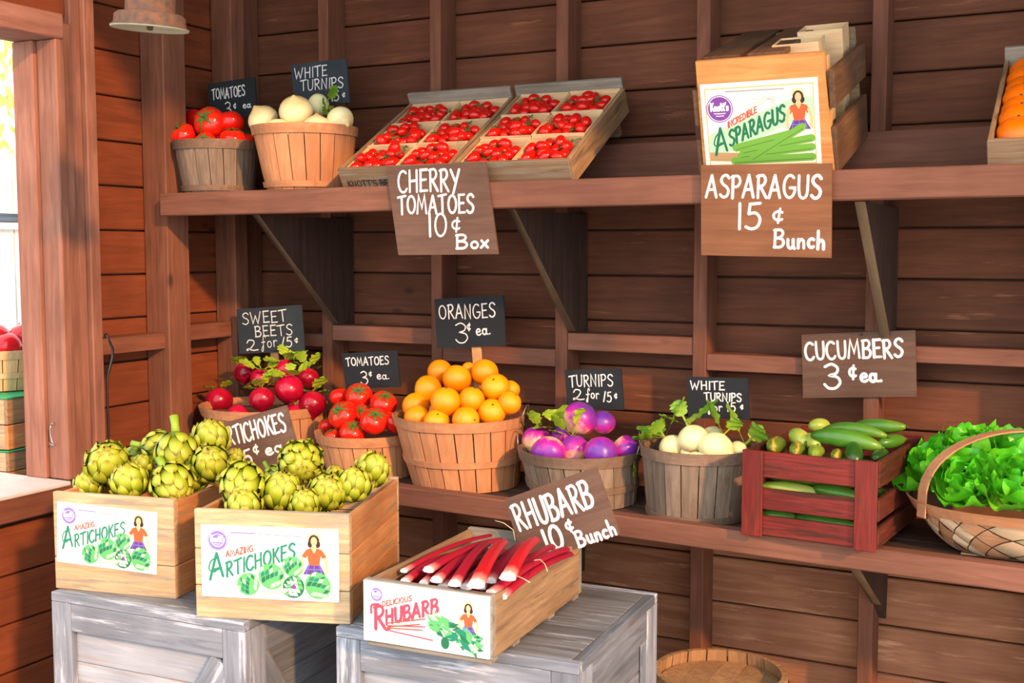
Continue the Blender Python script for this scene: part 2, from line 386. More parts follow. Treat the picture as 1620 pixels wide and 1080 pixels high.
GL = {
 'A': (.72, [[(0, 0), (.34, 1)], [(.34, 1), (.64, 0)], [(.12, .34), (.54, .36)]]),
 'B': (.64, [[(.06, 0), (.06, 1)], cat([(.0, .98), (.36, 1.0), (.5, .82), (.38, .6), (.1, .52)]), cat([(.1, .54), (.42, .5), (.56, .28), (.4, .04), (.02, .02)])]),
 'C': (.66, [o_(.36, .5, .34, .5, 52, 318)]),
 'E': (.58, [[(.06, 0), (.06, 1)], [(.03, .98), (.5, 1.0)], [(.06, .52), (.42, .54)], [(.03, .02), (.52, .03)]]),
 'F': (.56, [[(.06, 0), (.06, 1)], [(.03, .98), (.5, 1.0)], [(.06, .52), (.42, .54)]]),
 'G': (.72, [o_(.36, .5, .34, .5, 50, 330), [(.66, .28), (.66, .44), (.38, .44)]]),
 'H': (.66, [[(.06, 0), (.06, 1)], [(.56, 0), (.56, 1)], [(.06, .5), (.56, .53)]]),
 'I': (.26, [[(.1, 0), (.12, 1)]]),
 'K': (.62, [[(.06, 0), (.06, 1)], [(.52, 1), (.07, .45)], [(.2, .56), (.56, 0)]]),
 'L': (.54, [[(.06, 1), (.06, .02), (.48, .02)]]),
 'M': (.84, [[(.0, 0), (.14, 1), (.4, .3), (.64, 1), (.76, 0)]]),
 'N': (.68, [[(.04, 0), (.06, 1), (.54, .0), (.56, 1)]]),
 'O': (.74, [o_(.36, .5, .32, .48, 100, 460, 16)]),
 'P': (.60, [[(.08, 0), (.08, 1)], cat([(.0, .96), (.36, 1.0), (.52, .78), (.38, .54), (.08, .5)])]),
 'R': (.64, [[(.08, 0), (.08, 1)], cat([(.0, .96), (.36, 1.0), (.5, .78), (.36, .56), (.1, .52)]), [(.2, .52), (.58, 0)]]),
 'S': (.62, [S_]),
 'T': (.66, [[(.32, 0), (.3, .98)], [(-.02, .94), (.64, 1.02)]]),
 'U': (.66, [cat([(.06, 1), (.07, .4), (.14, .1), (.32, 0), (.5, .1), (.57, .4), (.58, 1)])]),
 'W': (.92, [[(.0, 1), (.2, 0), (.42, .66), (.62, 0), (.86, 1)]]),
 'X': (.6, [[(.02, 0), (.54, 1)], [(.02, 1), (.54, 0)]]),
 'Y': (.62, [[(.0, 1), (.3, .48)], [(.58, 1), (.16, -.08)]]),
 'Z': (.62, [[(.04, 1), (.54, 1), (.02, 0), (.56, 0)]]),
 'D': (.68, [[(.06, 0), (.06, 1)], cat([(.0, .98), (.36, .94), (.58, .6), (.54, .26), (.3, .03), (.0, .02)])]),
 '0': (.62, [o_(.3, .5, .26, .5, 95, 455, 16)]),
 '1': (.28, [[(.12, 0), (.1, 1)]]),
 '2': (.74, [cat([(.06, .74), (.18, .98), (.42, .96), (.5, .72), (.34, .36), (.06, .06), (.02, .14), (.14, .18), (.4, .04), (.7, .08)])]),
 '3': (.66, [cat([(.04, .9), (.3, 1.0), (.52, .84), (.46, .62), (.22, .54), (.5, .46), (.6, .24), (.42, .02), (.16, .02), (.0, .18)])]),
 '5': (.60, [[(.52, 1.0), (.16, .96), (.12, .58)], cat([(.12, .58), (.36, .62), (.52, .42), (.46, .12), (.24, 0), (.02, .08)])]),
 '9': (.6, [o_(.28, .7, .22, .28, 0, 360), cat([(.5, .75), (.46, .3), (.2, -.05), (.0, .0)])]),
 '/': (.36, [[(.0, 0), (.26, 1)]]),
 '-': (.4, [[(.04, .42), (.3, .44)]]),
 '.': (.2, [[(.06, 0.02), (.1, .03)]]),
 'a': (.50, [o_(.2, .24, .17, .24, 40, 400, 12), cat([(.4, .48), (.38, .1), (.5, .02)])]),
 'e': (.48, [cat([(.06, .24), (.34, .3), (.34, .46), (.18, .5), (.04, .32), (.08, .08), (.26, .0), (.44, .1)])]),
 'f': (.40, [cat([(.36, .78), (.3, .98), (.18, .84), (.16, .3), (.1, -.28), (-.02, -.2), (.1, .1)]), [(.0, .4), (.3, .44)]]),
 'o': (.44, [o_(.2, .24, .17, .24, 100, 460, 12)]),
 'r': (.38, [[(.06, .48), (.08, 0)], cat([(.08, .3), (.2, .48), (.34, .42)])]),
 'u': (.50, [cat([(.06, .5), (.08, .12), (.22, .0), (.36, .14)]), cat([(.36, .5), (.37, .1), (.44, .0)])]),
 'n': (.50, [[(.06, .5), (.07, 0)], cat([(.07, .3), (.22, .5), (.36, .38), (.38, 0)])]),
 'c': (.44, [o_(.22, .25, .18, .25, 50, 310, 10)]),
 'h': (.50, [[(.06, 1.0), (.07, 0)], cat([(.07, .3), (.22, .5), (.36, .38), (.38, 0)])]),
 'x': (.44, [[(.02, 0), (.36, .5)], [(.04, .5), (.36, 0)]]),
 'k': (.5, [[(.06, 1), (.06, 0)], [(.36, .5), (.08, .22)], [(.16, .3), (.4, 0)]]),
 't': (.4, [[(.18, .9), (.16, .1), (.3, .0)], [(.02, .6), (.34, .62)]]),
 's': (.4, [cat([(.34, .42), (.2, .5), (.08, .38), (.3, .16), (.18, 0), (.02, .06)])]),
 "'": (.18, [[(.1, 1), (.06, .8)]]),
 '¢': (.44, [o_(.2, .28, .17, .24, 50, 310, 10), [(.24, .66), (.18, -.1)]]),
 ' ': (.36, []),
}
def strokes(g, text, x, y, h, w, mi=0, ang=0.0, width=None, z=0.0, track=1.0, jit=0.0, slant=0.0, rise=0.0, grow=0.0):
    """flat pen strokes; (x, y) is the left end of the base line; text is fitted to width when that is given"""
    tot = sum(GL[c][0] for c in text) * h * track
    kx = (width / tot if width else 1.0) * track
    ca, sa = math.cos(ang), math.sin(ang); cx = 0.0; rr = random.Random(hash(len(text)) + int(h * 1e5))
    for c in text:
        adv, sts = GL[c]; jy = rr.uniform(-jit, jit) * h; ja = rr.uniform(-jit, jit)
        for st in sts:
            pts = []
            for (px, py) in st:
                X = cx + (px * 0.86 + slant * py + ja * py * 0.5) * h * kx; Y = py * h + jy
                pts.append((x + X * ca - Y * sa, y + X * sa + Y * ca + X * rise))
            ribbon(g, pts, w * rr.uniform(0.88, 1.1), mi, z)
        cx += adv * h * kx
    return cx
def ribbon(g, pts, w, mi=0, z=0.0):
    r = w / 2; g.q = getattr(g, 'q', 0) + 1; z += g.q * 6e-6
    for e_, (x, y) in enumerate((pts[0], pts[-1])):
        g.add([(x + r * math.cos(a * PI / 4), y + r * math.sin(a * PI / 4), z + (e_ + 1) * 2e-6) for a in range(8)], [tuple(range(8))], mi)
    L = []; n = len(pts)
    for i in range(n):
        ax, ay = pts[max(i - 1, 0)]; bx_, by_ = pts[min(i + 1, n - 1)]
        if 0 < i < n - 1:
            ux, uy = pts[i][0] - ax, pts[i][1] - ay; vx, vy = bx_ - pts[i][0], by_ - pts[i][1]
            lu = math.hypot(ux, uy) or 1e-9; lv = math.hypot(vx, vy) or 1e-9
            dx, dy = ux / lu + vx / lv, uy / lu + vy / lv; l = math.hypot(dx, dy) or 1e-9; k = min(2.2, 2 / l)
        else: dx, dy = bx_ - ax, by_ - ay; l = math.hypot(dx, dy) or 1e-9; k = 1
        nx, ny = -dy / l * r * k, dx / l * r * k
        L += [(pts[i][0] + nx, pts[i][1] + ny, z), (pts[i][0] - nx, pts[i][1] - ny, z)]
    g.add(L, [(2 * i + 1, 2 * i + 3, 2 * i + 2, 2 * i) for i in range(n - 1)], mi)
def disc(g, x, y, rx, ry, mi, z, n=20, ring=0.0):
    if not ring: g.add([(x + rx * math.cos(2 * PI * a / n), y + ry * math.sin(2 * PI * a / n), z) for a in range(n)], [tuple(range(n))], mi)
    else:
        v = []
        for a in range(n):
            c, s = math.cos(2 * PI * a / n), math.sin(2 * PI * a / n); v += [(x + rx * c, y + ry * s, z), (x + (rx - ring) * c, y + (ry - ring) * s, z)]
        g.add(v, [(2 * a + 1, 2 * a, (2 * a + 2) % (2 * n), (2 * a + 3) % (2 * n)) for a in range(n)], mi)
def poly(g, pts, mi, z): g.add([(p[0], p[1], z) for p in pts], [tuple(range(len(pts)))], mi)

def sign(name_label, corners, y, lines, mat=slate_m, ink=chalk_m, stake=None, cat_='sign', th=0.006, y2=None):
    """corners: photo pixels of top left, top right, bottom right. lines: (text, x, y, height, stroke, width) in sign units (0..1 across, 0..1 down)"""
    tl, tr_, br = [at(u, v, y=y) for u, v in corners]
    X = tr_ - tl; w = X.length; X.normalize(); Dn = br - tr_; h = Dn.length
    Y = -(Dn.normalized()); Z = X.cross(Y).normalized()
    sk = X.dot(Y)
    Y0 = Z.cross(X).normalized(); h2 = -Dn.dot(Y0); shx = Dn.dot(X)      # slight skew of the cut board
    bl = tl + Dn
    M = Matrix((( *X, ), (*Y0,), (*Z,))).transposed().to_4x4(); M.translation = tl + Dn
    root = thing('price_sign', name_label, cat_)
    root.matrix_world = M
    g = G().prism([(0, 0), (w, 0), (w - shx, h2), (-shx, h2)], -th, 0, 'z')
    recalc(g.build('board', mat, root))
    t = G()
    for (txt, fx, fy, fh, sw, fw) in lines:
        yy = (1 - fy) * h2
        strokes(t, txt, fx * w - shx * (1 - fy), yy, fh * h2, sw, 0, width=fw * w if fw else None, z=0.0004, jit=0.04)
    t.build('lettering', ink, root)
    if stake:
        sx, slen = stake
        board('stake', root, stake_m, sx * w - 0.015, sx * w + 0.015, -slen, 0.06, -th - 0.0065, -th - 0.0005)
    return root

# ---------------------------------------------------------------- baskets
def basket(label, c, zb, rr, rb, H, lean=(0, 0), st=stave_l, hp=hoop_l, nst=20, hoops=(1.0, 0.42), handles=None, name='splint_basket', cat_='basket', fb=0.84):
    """c: centre of the rim, zb: base height; lean: offset of the base centre from the rim centre"""
    t = thing(name, label, cat_, (c[0] + lean[0], c[1] + lean[1], zb))
    ax = lambda z: (-lean[0] * z / H, -lean[1] * z / H)
    rad = lambda z: rb + (rr - rb) * (z / H) ** 0.85
    def P_(a, z, off=0): 
        q = ax(z); r = rad(z) + off; return (q[0] + r * math.cos(a), q[1] + r * math.sin(a), z)
    for i in range(nst):
        da = 2 * PI / nst; a0 = i * da + 0.010; a1 = (i + 1) * da - 0.010; j = random.uniform(-0.0012, 0.0012)
        g = G(); vs = []
        zs = [0.0, H * 0.35, H * 0.7, H * 0.985]
        for off in (0.0 + j, -0.0028 + j):
            for z in zs:
                for a in (a0, (a0 + a1) / 2, a1): vs.append(P_(a, z, off))
        fs = []
        for r_ in range(3):
            for q in range(2):
                b = r_ * 3 + q; fs.append((b, b + 1, b + 4, b + 3)); b += 12; fs.append((b, b + 3, b + 4, b + 1))
            b = r_ * 3; fs.append((b, b + 3, b + 15, b + 12)); b += 2; fs.append((b, b + 12, b + 15, b + 3))
        for (b) in (0, 1): fs.append((b, b + 12, b + 13, b + 1)); fs.append((9 + b, 10 + b, 22 + b, 21 + b))
        g.add(vs, fs, 0, False); g.build('stave', st, t)
    def hoop(z0, z1, off, th):
        g = G(); n = 40; vs = []
        for (z, o) in ((z0, off), (z1, off), (z1, off + th), (z0, off + th)):
            for k_ in range(n): vs.append(P_(2 * PI * k_ / n, z, o))
        g.add(vs, [(i * n + k_, i * n + (k_ + 1) % n, ((i + 1) % 4) * n + (k_ + 1) % n, ((i + 1) % 4) * n + k_) for i in range(4) for k_ in range(n)], 0, False)
        return recalc(g.build('hoop', hp, t))
    for hf in hoops:
        z1 = H * hf; hoop(z1 - (0.026 if hf == 1.0 else 0.016), z1, 0.0015, 0.003)
    hoop(H - 0.02, H - 0.001, -0.0065, 0.0028)
    G().lathe([(0.0, 0.004), (rb - 0.003, 0.004), (rb - 0.003, 0.0), (0, 0.0)], 24, smooth=False).build('base_disc', inside_m, t)
    zf = H * fb; q = ax(zf)
    o = G().lathe([(0.0, 0.0), (rad(zf) - 0.006, 0.0), (rad(zf) - 0.006, -0.004), (0, -0.004)], 24, smooth=False).build('false_bottom', inside_m, t); o.location = (q[0], q[1], zf)
    for ha in (handles or ()):
        p = Vector(P_(ha, H * 0.93, 0.006)); tn = Vector((-math.sin(ha), math.cos(ha), 0)); on = Vector((math.cos(ha), math.sin(ha), 0))
        pts = []
        for k_ in range(9):
            s_ = -1 + k_ / 4; pts.append(p + tn * s_ * 0.032 + Vector((0, 0, 1)) * (0.045 * (1 - abs(s_) ** 2.4)) + on * 0.012 * (1 - s_ * s_))
        G().tube(pts, 0.0013, 6).build('wire_handle', wire_m, t)
    t['_'] = 0; del t['_']
    return t
BS = {}
def bk(key, label, L, Rr, vl, vr, yc, base, H=None, **kw):
    """basket read from photo pixels: rim extremes (L, vl) (Rr, vr) at depth yc, base (left px, right px)"""
    a, b = at(L, vl, y=yc), at(Rr, vr, y=yc); c = (a + b) / 2; r = (Rr - L) / 2 / FOC * dist(c)
    sh, bl_, br_ = base; zb = (zu(c.x) - 0.013) if sh == 'u' else (zl(c.x) - 0.0135)
    rb = (br_ - bl_) / 2 / FOC * dist((c.x, c.y, zb)); bc = at((bl_ + br_) / 2, 400, y=yc)
    basket(label, (c.x, c.y), zb, r, rb, c.z - zb, lean=((bc.x - c.x) * kw.pop('lk', 0.8), kw.pop('ly', 0)), **kw)
    BS[key] = (c, r, zb)
bk('tomU', 'small grey wooden basket of tomatoes at left end of upper shelf', 278, 408, 228, 222, -.255, ('u', 298, 402), st=stave_g, hp=hoop_g, nst=18, hoops=(1.0, 0.22))
bk('wtU', 'tan wooden basket of white turnips on the upper shelf', 402, 566, 208, 196, -.245, ('u', 428, 552), st=stave_o, hp=hoop_l, nst=20, hoops=(1.0, 0.20))
bk('beets', 'tan wooden basket of red beets in the corner of the lower shelf', 322, 518, 640, 636, -.215, ('l', 350, 510), st=stave_l, hp=hoop_l, handles=(PI,))
bk('tomM', 'low tan wooden basket of tomatoes between beets and oranges', 502, 654, 683, 679, -.265, ('l', 520, 650), st=stave_l, hp=hoop_l, hoops=(1.0,), handles=(0.1,))
bk('orange', 'tall tan wooden bushel basket heaped with oranges', 626, 832, 660, 648, -.235, ('l', 656, 822), st=stave_o, hp=hoop_l, nst=22, hoops=(1.0, 0.44), handles=(PI - 0.2, 0.2))
bk('turn', 'grey wooden basket of purple turnips behind the rhubarb sign', 823, 1013, 716, 700, -.255, ('l', 848, 1010), st=stave_g, hp=hoop_g, nst=22, handles=(PI, 0.1))
bk('wt', 'grey wooden basket of white turnips left of the red crate', 1018, 1200, 706, 700, -.255, ('l', 1030, 1186), st=stave_g, hp=hoop_g, nst=20, hoops=(1.0, 0.10), handles=(PI - 0.1,))

# ---------------------------------------------------------------- printed labels
INK = {}
def ink(name, *rgb):
    if name not in INK: INK[name] = plain('ink_' + name, srgb(*rgb), 0.55, spec=0.2)
    return INK[name]
inks = [ink('teal', 40, 130, 104), ink('red', 206, 84, 68), ink('purple', 122, 70, 152), ink('leaf', 96, 176, 108), ink('dark_green', 38, 112, 78),
        ink('pale_green', 176, 220, 178), ink('skin', 238, 186, 140), ink('blouse', 224, 96, 56), ink('hair', 62, 48, 44), ink('skirt', 92, 66, 140),
        ink('cream', 246, 236, 212), ink('white', 250, 249, 246), ink('gold', 216, 184, 112), ink('rose', 214, 74, 94), ink('sky', 216, 214, 232),
        ink('straw', 232, 204, 150), ink('lavender', 132, 112, 200), ink('spear', 112, 168, 66), ink('spear_dark', 70, 124, 52), ink('soil', 182, 148, 104), ink('grey', 130, 130, 138)]
IX = {m.name[4:]: i for i, m in enumerate(inks)}
def lady(g, x, y, s, z):
    """woman in a straw hat, red blouse and plaid skirt, printed flat"""
    I = IX; e = lambda k_: z + k_ * 3e-5
    disc(g, x, y + 0.90 * s, 0.17 * s, 0.13 * s, I['straw'], e(0))
    disc(g, x, y + 0.83 * s, 0.135 * s, 0.15 * s, I['hair'], e(1)); disc(g, x - .09 * s, y + 0.75 * s, 0.07 * s, 0.09 * s, I['hair'], e(2)); disc(g, x + .09 * s, y + 0.75 * s, 0.07 * s, 0.09 * s, I['hair'], e(3))
    for sx in (-1, 1):
        ribbon(g, [(x + sx * .25 * s, y + .50 * s), (x + sx * .31 * s, y + .30 * s), (x + sx * .30 * s, y + .06 * s)], .085 * s, I['skin'], e(4))
    poly(g, [(x - 0.14 * s, y + 0.26 * s), (x + 0.14 * s, y + 0.26 * s), (x + 0.28 * s, y), (x - 0.28 * s, y)][::-1], I['skirt'], e(8))
    for k_ in range(3): ribbon(g, [(x + (-.12 + .12 * k_) * s, y + .25 * s), (x + (-.2 + .2 * k_) * s, y + .01 * s)], .018 * s, I['lavender'], e(9))
    ribbon(g, [(x - .2 * s, y + .13 * s), (x + .2 * s, y + .13 * s)], .02 * s, I['lavender'], e(12))
    poly(g, [(x - 0.06 * s, y + 0.66 * s), (x - 0.2 * s, y + 0.61 * s), (x - 0.31 * s, y + 0.44 * s), (x - 0.20 * s, y + 0.40 * s), (x - 0.17 * s, y + 0.47 * s), (x - 0.13 * s, y + 0.23 * s), (x + 0.13 * s, y + 0.23 * s), (x + 0.17 * s, y + 0.47 * s), (x + 0.20 * s, y + 0.40 * s), (x + 0.31 * s, y + 0.44 * s), (x + 0.2 * s, y + 0.61 * s), (x + 0.06 * s, y + 0.66 * s), (x, y + 0.54 * s)], I['blouse'], e(16))
    ribbon(g, [(x, y + .54 * s), (x, y + .24 * s)], .012 * s, I['red'], e(18))
    poly(g, [(x - 0.05 * s, y + 0.72 * s), (x - 0.07 * s, y + 0.65 * s), (x, y + 0.50 * s), (x + 0.07 * s, y + 0.65 * s), (x + 0.05 * s, y + 0.72 * s)], I['skin'], e(20))
    disc(g, x, y + 0.82 * s, 0.078 * s, 0.11 * s, I['skin'], e(22))
    for sx in (-1, 1): disc(g, x + sx * .03 * s, y + .84 * s, .010 * s, .008 * s, I['hair'], e(23), 6)
    disc(g, x, y + .765 * s, .022 * s, .009 * s, I['red'], e(24), 8)
def badge(g, x, y, r, z, solid):
    I = IX
    c = I['purple'] if solid else I['lavender']
    disc(g, x, y, r, r, c, z, 28)
    disc(g, x, y, r * 0.93, r * 0.93, I['white'], z + 1e-4, 28, ring=r * 0.05)
    if not solid: disc(g, x, y, r * 0.62, r * 0.62, I['white'], z + 1e-4, 24, ring=r * 0.05)
    strokes(g, "Knott's", x - r * 0.66, y - r * 0.12, r * 0.56, r * 0.13, I['white'], width=r * 1.36, z=z + 2e-4)
    for k_ in range(2): ribbon(g, [(x - r * (0.42 - .14 * k_), y - r * (0.34 + .18 * k_)), (x + r * (0.42 - .14 * k_), y - r * (0.34 + .18 * k_))], r * 0.06, I['white'], z + 2e-4)
def choke_print(g, x, y, r, rot, z, cols):
    """side view of an artichoke: shingled pointed bracts, outlined"""
    ca, sa = math.cos(rot), math.sin(rot); k_ = 0
    T = lambda px, py: (x + (px * ca - py * sa) * r, y + (px * sa + py * ca) * r)
    poly(g, [T(.98 * math.cos(a * PI / 9), .95 * math.sin(a * PI / 9)) for a in range(18)], IX[cols[0]], z)
    for row, (py, n, hw, L) in enumerate(((.42, 3, .30, .55), (.18, 4, .34, .62), (-.08, 5, .36, .62), (-.36, 4, .38, .62), (-.62, 3, .38, .58))):
        for i in range(n):
            px = (i - (n - 1) / 2) * .36 * (1.0 if row else .8); tl = px * .45
            for sc_, ci in ((1.0, 0), (.78, 1 + (i + row) % (len(cols) - 1))):
                q = []
                for (qx, qy) in ((-.55, .1), (-.95, .45), (-.55, .8), (0, 1.1), (.55, .8), (.95, .45), (.55, .1), (0, -.1)):
                    qx *= hw * sc_ * .62; qy = (.45 + (qy - .45) * sc_) * L
                    q.append(T(px + qx + tl * qy, py - .15 + qy))
                poly(g, q[::-1], IX[cols[ci]], z + 1.2e-5 * (1 + k_)); k_ += 1
def print_label(kind, w, h, parent):
    """card w x h in its own x/z plane facing -y; origin at the lower left"""
    g = G(); I = IX; z = 0.0002
    solid = kind == 'asparagus'
    U = w
    if kind == 'asparagus':
        poly(g, [(w * .035, h * .05), (w * .965, h * .05), (w * .965, h * .95), (w * .035, h * .95)], I['gold'], z)
        poly(g, [(w * .045, h * .065), (w * .955, h * .065), (w * .955, h * .935), (w * .045, h * .935)], I['cream'], z + 1e-4)
        poly(g, [(w * .045, h * .45), (w * .30, h * .55), (w * .30, h * .935), (w * .045, h * .935)], I['sky'], z + 2e-4)
        poly(g, [(w * .045, h * .12), (w * .955, h * .62), (w * .955, h * .80), (w * .80, h * .80), (w * .045, h * .42)], I['pale_green'], z + 3e-4)
        poly(g, [(w * .045, h * .12), (w * .30, h * .10), (w * .36, h * .20), (w * .045, h * .22)], I['soil'], z + 3.4e-4)
        for k_ in range(3): ribbon(g, cat([(w * (.38 + .03 * k_), h * (.70 + .05 * k_)), (w * .48, h * (.72 + .04 * k_)), (w * .56, h * (.78 + .02 * k_)), (w * .64, h * (.82 - .04 * k_)), (w * .60, h * (.76 - .03 * k_))]), w * .003, I['grey'], z + 4e-4)
        strokes(g, 'INCREDIBLE', w * .222, h * .49, h * .07, w * .0105, I['red'], rise=.165 * h / (.26 * w), width=w * .265, z=z + 6e-4)
        strokes(g, 'A', w * .10, h * .19, h * .28, w * .022, I['dark_green'], rise=.35, width=w * .13, z=z + 6e-4)
        ribbon(g, cat([(w * .16, h * .46), (w * .11, h * .40), (w * .09, h * .31), (w * .13, h * .29), (w * .15, h * .33)]), w * .012, I['dark_green'], z + 6e-4)
        strokes(g, 'SPARAGUS', w * .225, h * .28, h * .175, w * .021, I['dark_green'], rise=.27 * h / (.49 * w), width=w * .505, z=z + 6e-4)
        sp = [((.26, .11), (.93, .13)), ((.32, .17), (.93, .24)), ((.34, .22), (.93, .34)), ((.28, .26), (.76, .40)), ((.42, .14), (.86, .47))]
        for k_, (a, b) in enumerate(sp):
            for q in range(2):
                o1 = (a[0] * w, (a[1] - .02 * q) * h); o2 = (min(b[0], .955) * w, (b[1] - .02 * q) * h)
                ribbon(g, [o1, o2], w * (.066 - .016 * q), I['spear'] if q == 0 else I['spear_dark'], z + 7e-4 + 1e-4 * k_ + 0.5e-4 * q) if q == 0 else ribbon(g, [(o1[0], o1[1]), o2], w * .006, I['spear_dark'], z + 7.5e-4 + 1e-4 * k_)
            for m_ in range(7): disc(g, (a[0] + .028 * m_) * w, (a[1] + .028 * m_ * (b[1] - a[1]) / (b[0] - a[0]) + (.016 if m_ % 2 else -.016)) * h, w * .014, w * .008, I['spear_dark'] if m_ % 2 else I['spear'], z + 7.8e-4 + 1e-4 * k_)
        badge(g, w * .16, h * .715, h * .155, z + 5e-4, True)
        lady(g, w * .835, h * .44, h * .44, z + 5e-4)
        strokes(g, 'THE REAL', w * .64, h * .86, h * .03, w * .004, I['red'], width=w * .09, z=z + 4e-4) if False else None
        ribbon(g, [(w * .22, h * .905), (w * .72, h * .90)], h * .010, I['grey'], z + 4e-4)
    elif kind == 'artichokes':
        poly(g, [(w * .03, h * .22), (w * .55, h * .45), (w * .97, h * .60), (w * .97, h * .08), (w * .30, h * .06)], I['cream'], z)
        badge(g, w * .125, h * .79, h * .15, z + 1e-4, False)
        ribbon(g, [(w * .22, h * .905), (w * .40, h * .905)], h * .016, I['lavender'], z + 1e-4); ribbon(g, [(w * .43, h * .90), (w * .74, h * .885)], h * .010, I['grey'], z + 1e-4)
        strokes(g, 'AMAZING', w * .185, h * .56, h * .085, w * .0085, I['red'], rise=.10 * h / (.20 * w), width=w * .205, z=z + 3e-4)
        strokes(g, 'A', w * .065, h * .24, h * .34, w * .021, I['teal'], rise=.3, width=w * .125, z=z + 3e-4)
        ribbon(g, cat([(w * .13, h * .56), (w * .075, h * .50), (w * .06, h * .38), (w * .10, h * .35), (w * .12, h * .40)]), w * .011, I['teal'], z + 3e-4)
        strokes(g, 'RTICHOKES', w * .185, h * .285, h * .20, w * .0165, I['teal'], rise=.31 * h / (.495 * w), width=w * .515, z=z + 3e-4)
        for (cx, cy, r_, ro) in ((.345, .20, .165, .5), (.515, .32, .19, -.5), (.67, .47, .15, -.2), (.85, .22, .19, -1.1)):
            choke_print(g, w * cx, h * cy, h * r_, ro, z + 4e-4 + cx * 7e-4, ('leaf', 'dark_green', 'leaf', 'pale_green', 'teal'))
        choke_print(g, w * .675, h * .19, h * .16, .9, z + 12e-4, ('dark_green', 'white', 'pale_green', 'leaf', 'cream'))
        ribbon(g, [(w * .44, h * .08), (w * .61, h * .13)], h * .06, I['pale_green'], z + 11.6e-4)
        disc(g, w * .675, h * .19, h * .035, h * .03, I['purple'], z + 17e-4)
        lady(g, w * .825, h * .37, h * .56, z + 2e-4)
    else:
        badge(g, w * .11, h * .79, h * .125, z + 1e-4, False)
        strokes(g, 'DELICIOUS', w * .157, h * .60, h * .085, w * .0085, I['red'], rise=.17 * h / (.24 * w), width=w * .245, z=z + 3e-4)
        strokes(g, 'R', w * .09, h * .21, h * .37, w * .026, I['rose'], rise=.2, width=w * .11, z=z + 3e-4)
        ribbon(g, cat([(w * .065, h * .47), (w * .07, h * .60), (w * .13, h * .63)]), w * .018, I['rose'], z + 3e-4)
        ribbon(g, cat([(w * .17, h * .30), (w * .185, h * .22), (w * .215, h * .25)]), w * .018, I['rose'], z + 3e-4)
        strokes(g, 'HUBARB', w * .185, h * .315, h * .235, w * .022, I['rose'], rise=.32 * h / (.43 * w), width=w * .435, z=z + 3e-4)
        for k_, (a, b) in enumerate((((.20, .34), (.50, .50)), ((.20, .30), (.50, .37)), ((.19, .26), (.48, .31)), ((.22, .22), (.56, .17)), ((.20, .28), (.46, .40)))):
            ribbon(g, [(w * a[0], h * a[1]), (w * b[0], h * b[1])], h * .022, I['rose'] if k_ % 2 else I['red'], z + 4e-4 + k_ * 1e-4)
        rr = random.Random(5)
        for k_ in range(90):
            t_ = rr.random(); cx = .56 + .36 * t_; cy = .46 - .28 * t_ + rr.uniform(-.13, .15); a = rr.uniform(-1.2, .6); L = h * rr.uniform(.06, .15)
            d = (math.cos(a), math.sin(a)); px, py = w * min(cx, .93), h * max(.08, cy)
            poly(g, [(px - d[0] * L, py - d[1] * L), (px + d[1] * L * .4, py - d[0] * L * .4), (px + d[0] * L, py + d[1] * L), (px - d[1] * L * .4, py + d[0] * L * .4)], I[('leaf', 'dark_green', 'pale_green', 'teal', 'leaf')[k_ % 5]], z + 5e-4 + k_ * 1e-5)
        disc(g, w * .66, h * .16, h * .075, h * .10, I['dark_green'], z + 15e-4)
        lady(g, w * .84, h * .36, h * .50, z + 2e-4)
    me = g.mesh('print', inks)
    c = G().box(0, w, -0.004, 0, 0, h, ch=0.0006).build('label_card', card_m, parent)
    p = link('print', me, c, loc=(0, -0.0041, 0), rot=(PI / 2, 0, 0), scale=(1, 1, 0.35))
    return c

# ---------------------------------------------------------------- crates
def open_crate(label, loc, rotz, w, d, h, fm, sm, n=2, rx=0.0, th=0.014, cleat=0.0, back=0.0, name='wooden_crate', bm_=None, grp=None, split=(.5,)):
    """origin at the lower front left corner; boards all separate"""
    t = thing(name, label, 'crate', loc, (rx, 0, rotz), grp)
    cz = cleat
    zs = [0] + [q for q in split] + [1]
    for a, b in zip(zs[:-1], zs[1:]):
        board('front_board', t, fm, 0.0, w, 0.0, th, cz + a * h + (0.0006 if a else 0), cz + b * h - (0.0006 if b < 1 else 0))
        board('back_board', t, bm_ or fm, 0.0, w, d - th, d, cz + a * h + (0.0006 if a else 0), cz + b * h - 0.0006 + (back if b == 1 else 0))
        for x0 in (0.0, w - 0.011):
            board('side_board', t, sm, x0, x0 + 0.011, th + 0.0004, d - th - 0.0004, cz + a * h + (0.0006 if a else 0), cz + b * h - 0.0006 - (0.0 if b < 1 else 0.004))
    for i in range(4):
        a = 0.012 + (w - 0.024) * i / 4
        board('bottom_slat', t, sm, a + 0.002, a + (w - 0.024) / 4 - 0.002, th + 0.001, d - th - 0.001, cz + 0.0, cz + 0.008)
    if cleat:
        for yy in (0.004, 0.10 + 0 * d, d * 0.62, d - 0.035):
            board('cleat', t, fm, 0.004, w - 0.004, yy, yy + 0.028, 0.0, cleat - 0.0005)
    return t
ZT = 0.74
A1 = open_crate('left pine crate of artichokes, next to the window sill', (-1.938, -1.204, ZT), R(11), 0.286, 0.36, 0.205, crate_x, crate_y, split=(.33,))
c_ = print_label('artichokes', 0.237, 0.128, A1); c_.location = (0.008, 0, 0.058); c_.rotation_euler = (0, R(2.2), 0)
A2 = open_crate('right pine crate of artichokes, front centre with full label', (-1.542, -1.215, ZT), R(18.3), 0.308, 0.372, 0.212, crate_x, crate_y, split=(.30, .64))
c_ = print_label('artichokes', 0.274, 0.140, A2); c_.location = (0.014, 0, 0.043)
RH = open_crate('shallow wooden crate of red rhubarb stalks on cleats', (-1.161, -1.200, ZT), R(3), 0.253, 0.430, 0.113, old_g, old_y, cleat=0.010, split=(), back=0.0)
